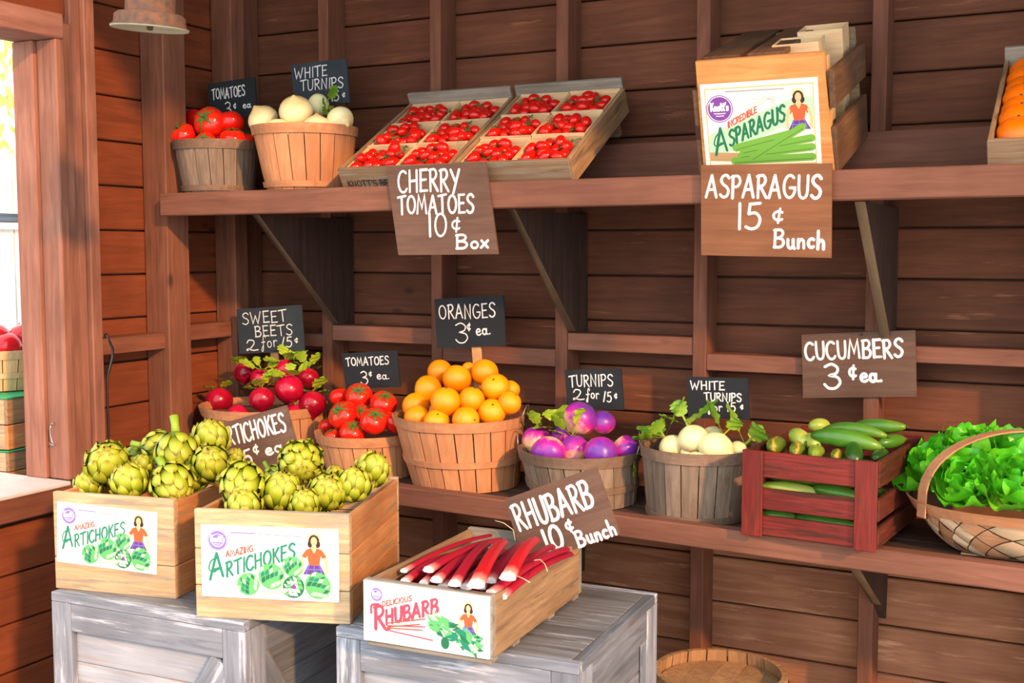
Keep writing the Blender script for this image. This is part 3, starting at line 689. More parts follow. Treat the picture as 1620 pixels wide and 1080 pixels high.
c_ = print_label('rhubarb', 0.249, 0.109, RH); c_.location = (0.001, 0, 0.012)

# cherry tomato trays lean back on the upper shelf
TX = R(30.5)
def tray(label, x0, w, nm='tilted_tray'):
    z = zu(x0) - 0.013
    t = thing(nm, label, 'tray', (x0, -0.352, z + 0.002), (TX, 0, 0))
    h = 0.068; d = 0.425
    board('front_board', t, old_x, 0, w, 0, 0.012, 0, h); board('back_board', t, old_g, 0.0, w - 0.006, d - 0.012, d, 0.0, h + 0.026)
    for x in (0.0, w - 0.010): board('side_board', t, old_y, x, x + 0.010, 0.0125, d - 0.0125, 0, h - 0.002)
    for i in range(3):
        a = 0.011 + (w - 0.022) * i / 3; board('bottom_slat', t, old_y, a + 0.002, a + (w - 0.022) / 3 - 0.002, 0.013, d - 0.013, 0, 0.006)
    board('rear_foot', t, old_x, 0.02, w - 0.02, d - 0.06, d - 0.04, -0.05, -0.0005)
    return t
xa = at(518, 265, y=-.352).x; xb = at(1178, 100, y=-.352).x
TL_ = tray('left tilted wooden tray of cherry tomato punnets', -1.795, 0.335)
TR_ = tray('right tilted wooden tray of cherry tomato punnets', -1.452, 0.318)
g = G(); strokes(g, "KNOTT'S BERRY", 0.020, 0.004, 0.017, 0.0034, width=0.17, z=0.0); o = link('stencil', g.mesh('stencil', plain('stencil_ink', srgb(44, 36, 30), 0.9)), TL_, loc=(0, -0.0005, 0.012), rot=(PI / 2, 0, 0))
TM_ = tray('tilted wooden tray of oranges at the right edge of upper shelf', -0.222, 0.30)

# red antique crate of cucumbers
RC = thing('slatted_crate', 'antique red slatted wooden crate holding cucumbers', 'crate', (-0.690, -0.445, zl(-0.6) + 0.0015), (0, 0, R(-5.2)))
w_, d_, h_ = 0.290, 0.40, 0.188
for (a, b) in ((0.004, 0.046), (0.060, 0.106), (0.130, 0.186)):
    board('slat', RC, ant_x, 0.002, w_ - 0.002, 0.008, 0.018, a, b); board('slat', RC, ant_x, 0.002, w_ - 0.002, d_ - 0.018, d_ - 0.008, a, b)
    for x in (0.0, w_ - 0.010): board('slat', RC, ant_y, x, x + 0.010, 0.020, d_ - 0.020, a, b)
for x in (0.0, w_ - 0.046):
    board('post', RC, ant_z, x, x + 0.046, 0.0, 0.0078, 0.0, h_); board('post', RC, ant_z, x, x + 0.046, d_ - 0.0078, d_, 0.0, h_)
for i in range(4): board('bottom_slat', RC, ant_y, 0.012 + i * 0.067, 0.075 + i * 0.067, 0.02, d_ - 0.02, 0.008, 0.014)

# asparagus crate
AX = R(18)
AS = thing('slatted_crate', 'tilted slatted pine crate with the asparagus label', 'crate', (-0.812, -0.354, zu(-.7) - 0.009), (AX, 0, 0))
w_, d_, h_ = 0.285, 0.345, 0.262
recalc(G().prism([(0, 0), (w_ + 0.004, 0), (w_ - 0.010, h_), (0.002, h_)], 0, 0.014, 'y').build('front_panel', wood('bright_pine', srgb(196, 126, 66), srgb(226, 164, 100), 'x', sc=1.4, vary=0.04), AS))
recalc(G().prism([(0, 0), (w_, 0), (w_ - 0.010, h_), (0.002, h_)], d_ - 0.014, d_, 'y').build('back_panel', old_x, AS))
for (a, b) in ((0.004, 0.105), (0.145, 0.225)): board('side_slat', AS, dark_y, w_ - 0.002, w_ + 0.010, 0.002, d_ + 0.004, a, b)
for (a, b) in ((0.004, 0.09), (0.12, 0.20)): board('side_slat', AS, dark_y, -0.012, 0.000, 0.002, d_, a, b)
for i, (a, b) in enumerate(((0.012, 0.095), (0.112, 0.190))): board('top_slat', AS, dark_y, a, b, -0.004 if False else 0.015, d_ + 0.02, h_ - 0.006, h_ + 0.006)
for i in range(3): board('bottom_slat', AS, dark_y, 0.01 + i * 0.09, 0.09 + i * 0.09, 0.016, d_ - 0.016, 0.0, 0.008)
board('corner_post', AS, crate_z, w_ - 0.026, w_ - 0.004, 0.0155, 0.036, 0.02, h_ - 0.01); board('corner_post', AS, crate_z, 0.002, 0.022, 0.0155, 0.036, 0.01, h_ - 0.01)
c_ = print_label('asparagus', 0.254, 0.192, AS); c_.location = (0.008, 0, 0.020)

# ---------------------------------------------------------------- whitewashed wooden boxes used as tables
def table_box(label, loc, rotz, w, d, h):
    t = thing('wooden_box', label, 'wooden box', loc, (0, 0, rotz), 'whitewashed display boxes')
    r = 0.052; f = 0.016
    def side(fn, W_, mx, mz):
        # stiles, rails, recessed planks and a diagonal brace on one face; fn maps (a, b0, b1, z) to box()
        fn('stile', mz, 0, r, 0, f, 0, h - 0.020); fn('stile', mz, W_ - r, W_, 0, f, 0, h - 0.020)
        fn('rail', mx, r + .0006, W_ - r - .0006, 0, f, h - 0.020 - 0.058, h - 0.020); fn('rail', mx, r + .0006, W_ - r - .0006, 0, f, 0, 0.06)
    def ff(nm, m, a0, a1, b0, b1, z0, z1): board(nm, t, m, a0, a1, b0, b1, z0, z1)
    side(ff, w, gray_x, gray_z)
    def fr(nm, m, a0, a1, b0, b1, z0, z1): board(nm, t, m, w - b1, w - b0, a0 + f + .0005, a1 + f + .0005, z0, z1)
    side(fr, d - 2 * f - .001, gray_y, gray_z)
    def fl_(nm, m, a0, a1, b0, b1, z0, z1): board(nm, t, m, b0, b1, a0 + f + .0005, a1 + f + .0005, z0, z1)
    side(fl_, d - 2 * f - .001, gray_y, gray_z)
    def fb_(nm, m, a0, a1, b0, b1, z0, z1): board(nm, t, m, a0, a1, d - b1, d - b0, z0, z1)
    side(fb_, w, gray_x, gray_z)
    n = 6
    for i in range(n):
        z0 = 0.01 + (h - 0.04) * i / n; z1 = z0 + (h - 0.04) / n - 0.001
        board('panel_plank', t, gray_p, f + .002, w - f - .002, f + .001, f + .009, z0, z1)
        board('panel_plank', t, gray_y, w - f - 0.009, w - f - 0.001, f + .012, d - f - .012, z0, z1)
    for (o0, ln, ang, face) in (((r, 0.06), math.hypot(w - 2 * r, h - 0.14), math.atan2(h - 0.14, w - 2 * r), 'f'),):
        b = board('brace', t, gray_x, -ln / 2 + 0.01, ln / 2 - 0.01, 0.002, 0.014, -0.026, 0.026)
        b.location = (w / 2, f * 0.5, 0.06 + (h - 0.14) / 2); b.rotation_euler = (0, -ang, 0)
    ln = math.hypot(d - 2 * r, h - 0.14); ang = math.atan2(h - 0.14, d - 2 * r)
    b = board('brace', t, gray_y, -0.006, 0.006, -ln / 2 + 0.01, ln / 2 - 0.01, -0.026, 0.026)
    b.location = (w - f * 0.5, d / 2, 0.06 + (h - 0.14) / 2); b.rotation_euler = (-ang, 0, 0)
    for i in range(4):
        a, b_ = 0.018 + (d - 0.036) * i / 4, 0.018 + (d - 0.036) * (i + 1) / 4
        board('top_plank', t, gray_t, 0.018, w - 0.020, a + .0008, b_ - .0008, h - 0.014, h)
    board('top_edge', t, gray_x, 0, w, 0, 0.0175, h - 0.0195, h); board('top_edge', t, gray_x, 0, w, d - 0.0175, d, h - 0.0195, h)
    board('top_edge', t, gray_y, 0, 0.0175, 0.018, d - 0.018, h - 0.0195, h); board('top_edge', t, gray_y, w - 0.0195, w, 0.018, d - 0.018, h - 0.0195, h)
    return t
BA = table_box('whitewashed box with diagonal brace under the two artichoke crates', (-1.927, -1.226, 0), R(3), 0.49, 0.50, ZT)
BB = table_box('grey whitewashed box under the rhubarb crate', (-1.269, -1.138, 0), R(3), 0.49, 0.455, ZT)
# ---------------------------------------------------------------- price signs
SW = 0.0036
sign('small black sign chalked TOMATOES 3¢, on the upper shelf', [(328, 133), (402, 122), (407, 185)], -.150,
     [('TOMATOES', .08, .42, .26, .0036, .72), ('3', .34, .86, .34, .0036, .16), ('¢', .52, .70, .18, .003, .09), ('ea', .72, .74, .18, .0034, .18)])
sign('slate sign chalked WHITE TURNIPS on the upper shelf', [(460, 102), (547, 93), (553, 162)], -.120,
     [('WHITE', .05, .34, .24, .0032, .62), ('TURNIPS', .14, .64, .24, .0032, .80), ('2', .08, .97, .20, .0034, .12), ('for', .34, .96, .2, .003, .2), ('15', .68, .94, .22, .0036, .16), ('¢', .88, .86, .14, .003, .08)], mat=slate_b)
sign('slate sign on a stake chalked SWEET BEETS', [(374, 489), (476, 482), (481, 555)], -.100,
     [('SWEET', .08, .34, .25, SW, .72), ('BEETS', .27, .64, .23, SW, .60), ('2', .12, .94, .24, SW, .22), ('for', .36, .88, .28, .0028, .26), ('/5', .67, .90, .22, SW, .18), ('¢', .87, .80, .14, .003, .08)], mat=slate_b, stake=(.52, 0.10))
sign('black sign chalked TOMATOES 3¢, between beets and oranges', [(541, 559), (627, 554), (633, 612)], -.150,
     [('TOMATOES', .06, .36, .22, .0034, .80), ('3', .30, .88, .36, .0034, .16), ('¢', .46, .66, .18, .003, .08), ('ea.', .60, .76, .24, .0032, .24)])
sign('black sign on a pine stake chalked ORANGES 3¢', [(687, 473), (796, 467), (800, 547)], -.075,
     [('ORANGES', .06, .42, .28, .0038, .84), ('3', .29, .90, .40, .0038, .22), ('¢', .46, .66, .20, .0036, .08), ('ea.', .59, .76, .24, .0042, .22)], stake=(.56, 0.12))
sign('black sign chalked TURNIPS 2 for 15¢', [(893, 585), (982, 583), (987, 648)], -.130,
     [('TURNIPS', .07, .42, .28, .0034, .80), ('2', .12, .76, .26, .0034, .24), ('for', .36, .72, .26, .003, .24), ('/5', .66, .80, .24, .0034, .16), ('¢', .85, .70, .16, .003, .08)])
sign('black sign chalked WHITE TURNIPS left of the red crate', [(1086, 596), (1183, 598), (1186, 664)], -.110,
     [('WHITE', .06, .30, .20, .0034, .58), ('TURNIPS', .28, .57, .19, .0034, .62), ('for', .34, .82, .24, .003, .24), ('15', .64, .82, .22, .0034, .16), ('¢', .86, .74, .14, .003, .07)])
cs = sign('brown board painted CHERRY TOMATOES 10¢ on the shelf edge', [(611, 264), (768, 256), (788, 402)], -.408,
     [('CHERRY', .09, .30, .24, .0062, .64), ('TOMATOES', .06, .54, .20, .0060, .78), ('10', .33, .80, .25, .0060, .22), ('¢', .58, .72, .20, .0055, .13), ('Box', .60, .93, .15, .0062, .34)], mat=board_m, ink=paint_m)
sign('brown board painted ASPARAGUS 15¢ on the shelf edge', [(1109, 261), (1316, 258), (1315, 408)], -.416,
     [('ASPARAGUS', .04, .36, .24, .0062, .90), ('15', .28, .70, .28, .0062, .22), ('¢', .56, .62, .20, .0055, .12), ('Bunch', .57, .90, .19, 0.0062, .40)], mat=board_w, ink=paint_m)
sign('brown board painted CUCUMBERS 3¢ nailed to a stud', [(1268, 529), (1448, 522), (1450, 627)], -.008,
     [('CUCUMBERS', .03, .40, .27, .0066, .88), ('3', .20, .86, .38, .0066, .18), ('¢', .42, .70, .28, .0060, .10), ('ea.', .52, .76, .24, .0075, .20)], mat=board_m, ink=paint_m)
sign('tilted brown board painted RHUBARB 10¢ in the rhubarb crate', [(797, 790), (943, 738), (980, 845)], -.812,
     [('RHUBARB', .05, .52, .38, .0066, .84), ('10', .26, .94, .34, .0075, .22), ('¢', .52, .72, .22, .0050, .11), ('Bunch', .58, .99, .22, .0060, .42)], mat=board_m, ink=paint_m)
sign('tilted brown board painted ARTICHOKES 5¢ behind the artichokes', [(328, 676), (452, 641), (478, 735)], -.800,
     [('ARTICHOKES', .12, .40, .30, .0056, .83), ('5', .33, .82, .28, .0056, .13), ('¢', .48, .62, .20, .0046, .10), ('ea.', .62, .70, .20, .0052, .28)], mat=board_m, ink=paint_m)
mk_ = thing('chalk_mark', 'small chalk mark high on the stud right of the asparagus crate', 'writing', (-0.514, -0.0006, 2.055), (PI / 2, 0, 0))
g = G(); strokes(g, '9SH', 0, 0, 0.016, 0.0016, width=0.026); g.build('lettering', chalk_m, mk_)
nail = G().lathe([(0, -.003), (.0035, -.002), (.0034, 0), (0, .001)], 8).build('nail_head', plain('rust', srgb(70, 48, 40), 0.6), None)
nail.location = tuple(at(1363, 529, y=-.0095)); nail.rotation_euler = (PI / 2, 0, 0); tag(nail, 'rusty nail head at the top of the cucumbers sign', 'nail')

# ---------------------------------------------------------------- produce
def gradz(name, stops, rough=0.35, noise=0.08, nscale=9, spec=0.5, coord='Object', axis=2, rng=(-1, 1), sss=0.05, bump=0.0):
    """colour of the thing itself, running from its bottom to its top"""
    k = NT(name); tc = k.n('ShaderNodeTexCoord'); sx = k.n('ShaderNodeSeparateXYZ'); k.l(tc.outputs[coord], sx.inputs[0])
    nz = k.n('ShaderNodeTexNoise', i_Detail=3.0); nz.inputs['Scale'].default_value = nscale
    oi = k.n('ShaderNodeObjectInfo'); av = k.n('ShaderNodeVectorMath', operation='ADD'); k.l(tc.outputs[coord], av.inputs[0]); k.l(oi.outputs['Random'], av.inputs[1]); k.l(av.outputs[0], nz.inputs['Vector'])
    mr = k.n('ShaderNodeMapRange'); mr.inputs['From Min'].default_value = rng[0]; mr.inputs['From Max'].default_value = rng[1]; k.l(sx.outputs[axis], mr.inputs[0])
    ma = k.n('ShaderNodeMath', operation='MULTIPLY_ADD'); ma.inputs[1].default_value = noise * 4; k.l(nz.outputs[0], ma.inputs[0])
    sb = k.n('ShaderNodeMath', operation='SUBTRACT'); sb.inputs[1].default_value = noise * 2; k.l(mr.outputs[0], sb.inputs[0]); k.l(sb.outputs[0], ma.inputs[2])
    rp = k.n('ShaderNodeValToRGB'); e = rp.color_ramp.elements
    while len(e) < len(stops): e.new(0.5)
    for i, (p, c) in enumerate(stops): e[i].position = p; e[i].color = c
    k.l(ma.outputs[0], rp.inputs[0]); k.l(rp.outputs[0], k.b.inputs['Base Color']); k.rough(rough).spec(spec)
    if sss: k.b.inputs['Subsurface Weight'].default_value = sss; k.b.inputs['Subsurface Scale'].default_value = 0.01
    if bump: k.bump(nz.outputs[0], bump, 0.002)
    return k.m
tom_m = gradz('tomato_skin', [(0, srgb(214, 24, 16)), (0.7, srgb(226, 34, 20)), (1, srgb(206, 60, 20))], 0.16, sss=0.1)
cher_m = plain('cherry_tomato_skin', srgb(214, 26, 16), 0.16, noise=0.2, nscale=12)
calyx_m = plain('calyx_green', srgb(72, 112, 44), 0.6, noise=0.3)
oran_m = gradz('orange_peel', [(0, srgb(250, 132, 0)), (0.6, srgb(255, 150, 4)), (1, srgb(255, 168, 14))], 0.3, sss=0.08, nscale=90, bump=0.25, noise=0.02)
tang_m = gradz('deep_orange_peel', [(0, srgb(240, 96, 0)), (1, srgb(252, 118, 4))], 0.3, nscale=90, bump=0.2, noise=0.02)
stem_m = plain('dry_stem', srgb(70, 66, 30), 0.7)
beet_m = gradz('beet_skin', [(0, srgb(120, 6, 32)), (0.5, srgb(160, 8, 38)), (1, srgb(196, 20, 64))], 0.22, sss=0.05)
wtur_m = gradz('white_turnip_skin', [(0, srgb(226, 198, 130)), (0.3, srgb(248, 234, 180)), (1, srgb(244, 238, 178))], 0.4, nscale=4, sss=0.1)
ptur_m = gradz('purple_turnip_skin', [(0.0, srgb(246, 214, 150)), (0.28, srgb(240, 170, 150)), (0.45, srgb(206, 40, 150)), (0.68, srgb(148, 48, 164)), (1, srgb(88, 50, 158))], 0.32, noise=0.17, nscale=2.4, sss=0.05)
leaf_m = gradz('radish_leaf', [(0, srgb(150, 160, 50)), (0.5, srgb(156, 180, 40)), (1, srgb(122, 160, 34))], 0.5, nscale=3, coord='Generated', axis=1, rng=(0, 1), sss=0)
leafd_m = gradz('deep_leaf', [(0, srgb(160, 170, 60)), (0.4, srgb(130, 168, 40)), (1, srgb(98, 148, 34))], 0.5, nscale=3, coord='Generated', axis=1, rng=(0, 1), sss=0)
lett_m = gradz('lettuce_leaf', [(0, srgb(190, 216, 70)), (0.35, srgb(120, 200, 40)), (1, srgb(62, 176, 26))], 0.35, nscale=5, noise=0.14, coord='Generated', axis=1, rng=(0, 1), sss=0)
for m_ in (leaf_m, leafd_m, lett_m):
    b_ = m_.node_tree.nodes['Principled BSDF']; b_.inputs['Transmission Weight'].default_value = 0.0
arti_m = gradz('artichoke_bract', [(0, srgb(78, 96, 10)), (0.45, srgb(150, 164, 26)), (0.82, srgb(184, 190, 58)), (1, srgb(134, 112, 30))], 0.42, nscale=30, noise=0.12, coord='Generated', axis=1, rng=(0, 1), sss=0)
_k = arti_m.node_tree; _tc = _k.nodes.new('ShaderNodeTexCoord'); _wv = _k.nodes.new('ShaderNodeTexWave'); _wv.bands_direction = 'X'; _wv.inputs['Scale'].default_value = 2.6; _wv.inputs['Distortion'].default_value = 1.5
_k.links.new(_tc.outputs['Generated'], _wv.inputs['Vector']); _b = _k.nodes['Principled BSDF']; _src = _b.inputs['Base Color'].links[0].from_socket
_mx = _k.nodes.new('ShaderNodeMix'); _mx.data_type = 'RGBA'; _mx.blend_type = 'MULTIPLY'; _mx.inputs[7].default_value = (.62, .60, .45, 1)
_mr = _k.nodes.new('ShaderNodeMapRange'); _mr.inputs['From Min'].default_value = .55; _mr.inputs['To Max'].default_value = .7; _k.links.new(_wv.outputs['Fac'], _mr.inputs[0]); _k.links.new(_mr.outputs[0], _mx.inputs[0])
_k.links.new(_src, _mx.inputs[6]); _k.links.new(_mx.outputs[2], _b.inputs['Base Color'])
artc_m = plain('artichoke_core', srgb(104, 124, 26), 0.6)
artst_m = plain('artichoke_stem', srgb(146, 178, 40), 0.5, noise=0.2)
cuke_m = gradz('cucumber_skin', [(0, srgb(52, 104, 24)), (0.5, srgb(74, 128, 34)), (1, srgb(116, 150, 46))], 0.3, noise=0.14, nscale=40, axis=0, rng=(-.08, .1), sss=0)
cukp_m = gradz('pale_cucumber_skin', [(0, srgb(128, 156, 52)), (0.5, srgb(160, 180, 70)), (1, srgb(186, 192, 84))], 0.3, noise=0.14, nscale=40, axis=0, rng=(-.05, .05), sss=0)
cukd_m = gradz('dark_cucumber_skin', [(0, srgb(34, 72, 22)), (1, srgb(54, 100, 30))], 0.28, noise=0.14, nscale=40, axis=0, rng=(-.05, .05), sss=0)
cuks_m = gradz('striped_cucumber_skin', [(0, srgb(70, 96, 26)), (0.42, srgb(100, 124, 36)), (0.5, srgb(214, 170, 60)), (0.6, srgb(96, 118, 34)), (1, srgb(150, 160, 60))], 0.3, noise=0.3, nscale=16, axis=1, rng=(-.03, .03), sss=0)
rhub_m = gradz('rhubarb_skin', [(0, srgb(240, 214, 196)), (0.03, srgb(222, 130, 124)), (0.10, srgb(156, 18, 42)), (1, srgb(130, 8, 36))], 0.55, spec=.3, noise=0.03, nscale=60, coord='Generated', axis=0, rng=(0, 1), sss=0)
rhub2_m = gradz('bright_rhubarb_skin', [(0, srgb(246, 220, 200)), (0.04, srgb(232, 140, 124)), (0.14, srgb(184, 20, 28)), (1, srgb(160, 20, 40))], 0.5, spec=.3, noise=0.03, nscale=60, coord='Generated', axis=0, rng=(0, 1), sss=0)
rend_m = plain('rhubarb_cut', srgb(252, 246, 240), 0.6)
twine_m = plain('twine', srgb(206, 186, 150), 0.9)

def globe(prof, n=24, lobes=0, la=0.0, bump=0.0, seed=1):
    g = G(); rr = random.Random(seed); ph = [rr.uniform(0, 6) for _ in range(4)]; vs = []
    for r, z in prof:
        for k_ in range(n):
            a = 2 * PI * k_ / n; q = r * (1 + (la * math.cos(lobes * a) if lobes else 0) + bump * math.sin(2 * a + ph[0]) + bump * .6 * math.sin(3 * a + ph[1] + z * 2))
            vs.append((q * math.cos(a), q * math.sin(a), z))
    m = len(prof)
    fs = [(i * n + k_, i * n + (k_ + 1) % n, (i + 1) * n + (k_ + 1) % n, (i + 1) * n + k_) for i in range(m - 1) for k_ in range(n)]
    g.add(vs, fs, 0, True); return g
def sphprof(n, sq=1.0, dent=0.0, point=0.0, top=0.0):
    out = []
    for i in range(n + 1):
        t = PI * i / n; r = math.sin(t); z = -math.cos(t) * sq
        r = max(r, 0.012)
        if dent and z > 0: z -= dent * math.exp(-(r / 0.32) ** 2)
        if point: z -= point * math.exp(-(r / 0.22) ** 2) if -math.cos(t) < 0 else 0
        if top: z += top * math.exp(-(r / 0.22) ** 2) if -math.cos(t) > 0 else 0
        out.append((r, z))
    return out
tom_me = [globe(sphprof(14, .84, .16), 24, 5, .018, .012, s_).mesh('tomato_body', tom_m) for s_ in (1, 2)]
calyx_g = G(); rr = random.Random(3)
for k_ in range(6):
    a = 2 * PI * k_ / 6 + rr.uniform(-.2, .2); L = rr.uniform(.62, .86); c, s_ = math.cos(a), math.sin(a); pts = []
    for t in (0, .35, .7, 1): 
        wd_ = .115 * (1 - t) ** .7; rad = .05 + L * t; zz = (.70 + .10 * min(1, rad / .3)) if rad < .3 else .84 * math.sqrt(1 - rad * rad) + .03 + .16 * max(0, t - .6)
        pts += [(rad * c - wd_ * s_, rad * s_ + wd_ * c, zz), (rad * c, rad * s_, zz + .03), (rad * c + wd_ * s_, rad * s_ - wd_ * c, zz)]
    calyx_g.add(pts, [(i * 3 + j, i * 3 + j + 1, i * 3 + j + 4, i * 3 + j + 3) for i in range(3) for j in range(2)], 0, True)
calyx_g.tube([(0, 0, .66), (.01, .02, .82), (.05, .05, .92)], .04, 6)
calyx_me = calyx_g.mesh('calyx', calyx_m)
cher_me = [globe(sphprof(8, 1.28), 12, 0, 0, .02, s_).mesh('cherry_tomato', cher_m) for s_ in (1, 2, 3)]
oran_me = globe(sphprof(14, .97, .05), 26, 0, 0, .006, 4).mesh('orange_body', oran_m)
tang_me = globe(sphprof(14, .80, .10), 26, 8, .012, .006, 4).mesh('tangerine_body', tang_m)
nub_me = G().lathe([(0.0, .96), (.07, .955), (.085, .93), (.04, .90)], 6, smooth=False).mesh('stem_end', stem_m)
beet_me = globe(sphprof(14, .93, 0, .28, .1), 22, 0, 0, .02, 5).mesh('beet_body', beet_m)
wtur_me = globe(sphprof(14, .88, 0, .20, .05), 22, 0, 0, .025, 6).mesh('turnip_body', wtur_m)
ptur_me = globe(sphprof(14, .90, 0, .10, .04), 22, 0, 0, .02, 7).mesh('turnip_body', ptur_m)
def lobed_leaf(seed, mat, nl=3.2, L=1.0, wd=.30, curl=.5):
    rr = random.Random(seed); ph = rr.uniform(0, 2)
    def fn(u, v):
        pet = .34; x = 0.0
        if u < pet: h = .028
        else:
            t = (u - pet) / (1 - pet); env = math.sin(PI * min(1, t * .92 + .10)) ** .55
            h = wd * env * (.62 + .38 * abs(math.sin(PI * nl * t + ph)) ** .7) if t < .98 else .03
        s_ = (v - .5) * 2; w_ = s_ * h
        y = u * L * math.cos(curl * u * .8); z = math.sin(curl * u * 1.6) * .32 * L + .10 * h * abs(s_) + .02 * math.sin(u * 23 + s_ * 4) * (u > pet)
        return (w_, y, z + .012 * math.sin(9 * s_ + u * 7) * (u > pet))
    return G().grid(fn, 26, 6).mesh('leaf', mat)
leaf_me = [lobed_leaf(s_, leaf_m, 3.2 + .3 * s_, 1, .30, .2 + .35 * s_) for s_ in range(3)]
leafd_me = [lobed_leaf(s_ + 5, leafd_m, 4.2 + .3 * s_, 1, .27, .2 + .35 * s_) for s_ in range(3)]

def aim(d, roll=0.0):
    d = Vector(d).normalized(); q = d.to_track_quat('Z', 'Y'); return (q.to_matrix() @ Matrix.Rotation(roll, 3, 'Z')).to_euler()
def rdir(z=0.6, lim=1.0):
    a = random.uniform(0, 2 * PI); return Vector((math.cos(a) * lim, math.sin(a) * lim, z))
CAMDIR = Vector((0.45, -0.9, 0.15))
def produce(kind, label, body, r, p, axis, group, parts=(), cat_=None, leaves=0, leafset=None, leaflen=.07, low=0.0):
    t = thing(kind, label, cat_ or kind.split('_')[-1], p, aim(axis, random.uniform(0, 6)), group)
    link('body', body, t, scale=r)
    for nm, me in parts: link(nm, me, t, scale=r)
    if leaves:
        inv = t.rotation_euler.to_matrix().inverted()
        for k_ in range(leaves):
            L = leaflen * random.uniform(.85, 1.3); a = 2 * PI * k_ / leaves + random.uniform(-.5, .5)
            dl = Vector((math.cos(a) * .8, math.sin(a) * .8, random.uniform(.35, 1.0) - low))
            # leaf local +y runs along dl, its face turned up
            y = dl.normalized(); z = Vector((0, 0, 1)); x = y.cross(z).normalized(); z = x.cross(y)
            M = Matrix((x * L, y * L, z * L)).transposed().to_4x4(); M.translation = Vector((0, 0, r * .88))
            link('leaf', random.choice(leafset), t, M=M)
    return t
def pr(u, v, rp, y, key=None):
    """photo pixel and depth to a centre and radius; pushed back until it sits inside its basket"""
    for _ in range(60):
        p = at(u, v, y=y); r = rp / FOC * dist(p)
        if not key: return p, r
        c, R_, zb = BS[key]
        if p.z > c.z + .9 * r: lim = R_ + .004
        elif p.z > c.z: lim = R_ - math.sqrt(max(r * r - (p.z - c.z) ** 2, 0)) - .006
        else: lim = R_ * (.93 + .0 * p.z) - r - .004
        if p.y >= c.y or math.hypot(p.x - c.x, p.y - c.y) <= lim: return p, r
        y += .004
    return p, r
def rowword(i, n): return ''
# tomatoes: (u, v, r px, depth, axis, label)
L1 = 'in the upper basket'
for (u, v, rp, y, ax, lab) in (
    (290, 214, 21, -.30, (-.2, -.6, .8), 'leftmost tomato, bulging over the grey basket rim'), (332, 194, 26, -.27, (.2, -.95, .35), 'biggest, topmost tomato of the upper basket, calyx facing out'),
    (309, 190, 18, -.20, (0, 1, .4), 'tomato tucked behind the topmost one in the upper basket'), (365, 194, 21, -.23, (-.3, .2, 1), 'tomato directly under the upper TOMATOES sign'),
    (325, 226, 18, -.325, (.3, -.8, .5), 'low tomato with calyx at the upper basket front rim'), (368, 222, 22, -.315, (.1, -.1, 1), 'low smooth tomato at the upper basket front rim'),
    (346, 222, 12, -.24, (0, 0, 1), 'small tomato deep between the others in the upper basket'), (389, 222, 15, -.225, (.2, 0, 1), 'tomato at the right rim of the upper basket')):
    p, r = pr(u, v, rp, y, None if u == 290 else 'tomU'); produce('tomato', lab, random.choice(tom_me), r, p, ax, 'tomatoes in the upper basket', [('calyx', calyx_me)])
for (u, v, rp, y, ax, lab) in (
    (568, 626, 22, -.22, (.4, -.65, .7), 'topmost tomato under the middle TOMATOES sign'), (543, 657, 24, -.31, (.0, -.8, .6), 'tomato at left front of the middle basket'),
    (607, 638, 22, -.24, (.5, -.4, .9), 'tomato at the right rear beside the orange basket'), (592, 666, 23, -.34, (.55, -.5, .8), 'large tomato at right front of the middle basket'),
    (573, 656, 18, -.25, (.2, -.7, .6), 'tomato in the middle of the middle basket'), (558, 684, 21, -.37, (.4, -.5, .85), 'lowest tomato on the front rim of the middle basket'),
    (538, 628, 17, -.20, (-.3, .3, 1), 'plain tomato at the rear left next to the beets'), (526, 690, 13, -.36, (-.2, -.3, 1), 'small tomato low at the left rim of middle basket'),
    (517, 674, 14, -.30, (-.5, 0, .8), 'tomato peeking at the far left rim of middle basket'), (622, 668, 18, -.30, (.7, .2, .7), 'tomato at the far right rim of middle basket')):
    p, r = pr(u, v, rp, y, 'tomM'); produce('tomato', lab, random.choice(tom_me), r, p, ax, 'tomatoes in the middle basket', [('calyx', calyx_me)])
ol = ['orange at the rear left of the heap', 'orange just left of the sign stake, upper middle', 'orange at the top rear right of the heap', 'orange right of centre with a dark stem end', 'large orange on the left of the heap', 'large orange in the centre front of the heap', 'orange just right of the heap centre',
      'orange resting at the left rim', 'lowest left orange at the basket rim', 'low front orange with its stem end up', 'low front orange above the basket middle', 'low right orange with stem end facing out', 'orange low at the right rim', 'orange half hidden at the far right', 'small greenish orange behind the stake']
for i, (u, v, rp, y, ax) in enumerate(((696, 588, 20, -.14, (-.3, .6, .6)), (723, 599, 23, -.19, (.2, .3, 1)), (767, 589, 22, -.15, (.2, .4, .9)), (784, 613, 23, -.23, (.2, -.7, .7)), (677, 615, 22, -.24, (-.9, -.3, .1)),
    (705, 635, 24, -.33, (.1, -.1, 1)), (746, 632, 21, -.29, (.3, 0, 1)), (658, 642, 22, -.27, (-.5, .2, .8)), (660, 661, 21, -.33, (0, .5, .9)), (691, 668, 21, -.375, (.4, -.5, .75)), (737, 664, 22, -.375, (.95, -.3, .1)), (778, 652, 22, -.33, (.4, -.6, .7)), (806, 637, 19, -.26, (.6, 0, .7)), (808, 616, 15, -.19, (.5, .3, .8)), (741, 583, 11, -.10, (0, -.2, 1)))):
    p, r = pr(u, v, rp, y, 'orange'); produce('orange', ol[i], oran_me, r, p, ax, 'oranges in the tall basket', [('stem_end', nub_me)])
bl = ['leftmost red beet at the basket rim', 'red beet low in the middle front', 'largest red beet in the centre right', 'red beet at the upper left rear', 'red beet half hidden behind the left centre leaves', 'topmost red beet under the sign stake', 'red beet at the right front rim', 'dark red beet at the rear right', 'red beet lying low behind the ARTICHOKES sign', 'red beet wedged low between centre and right']
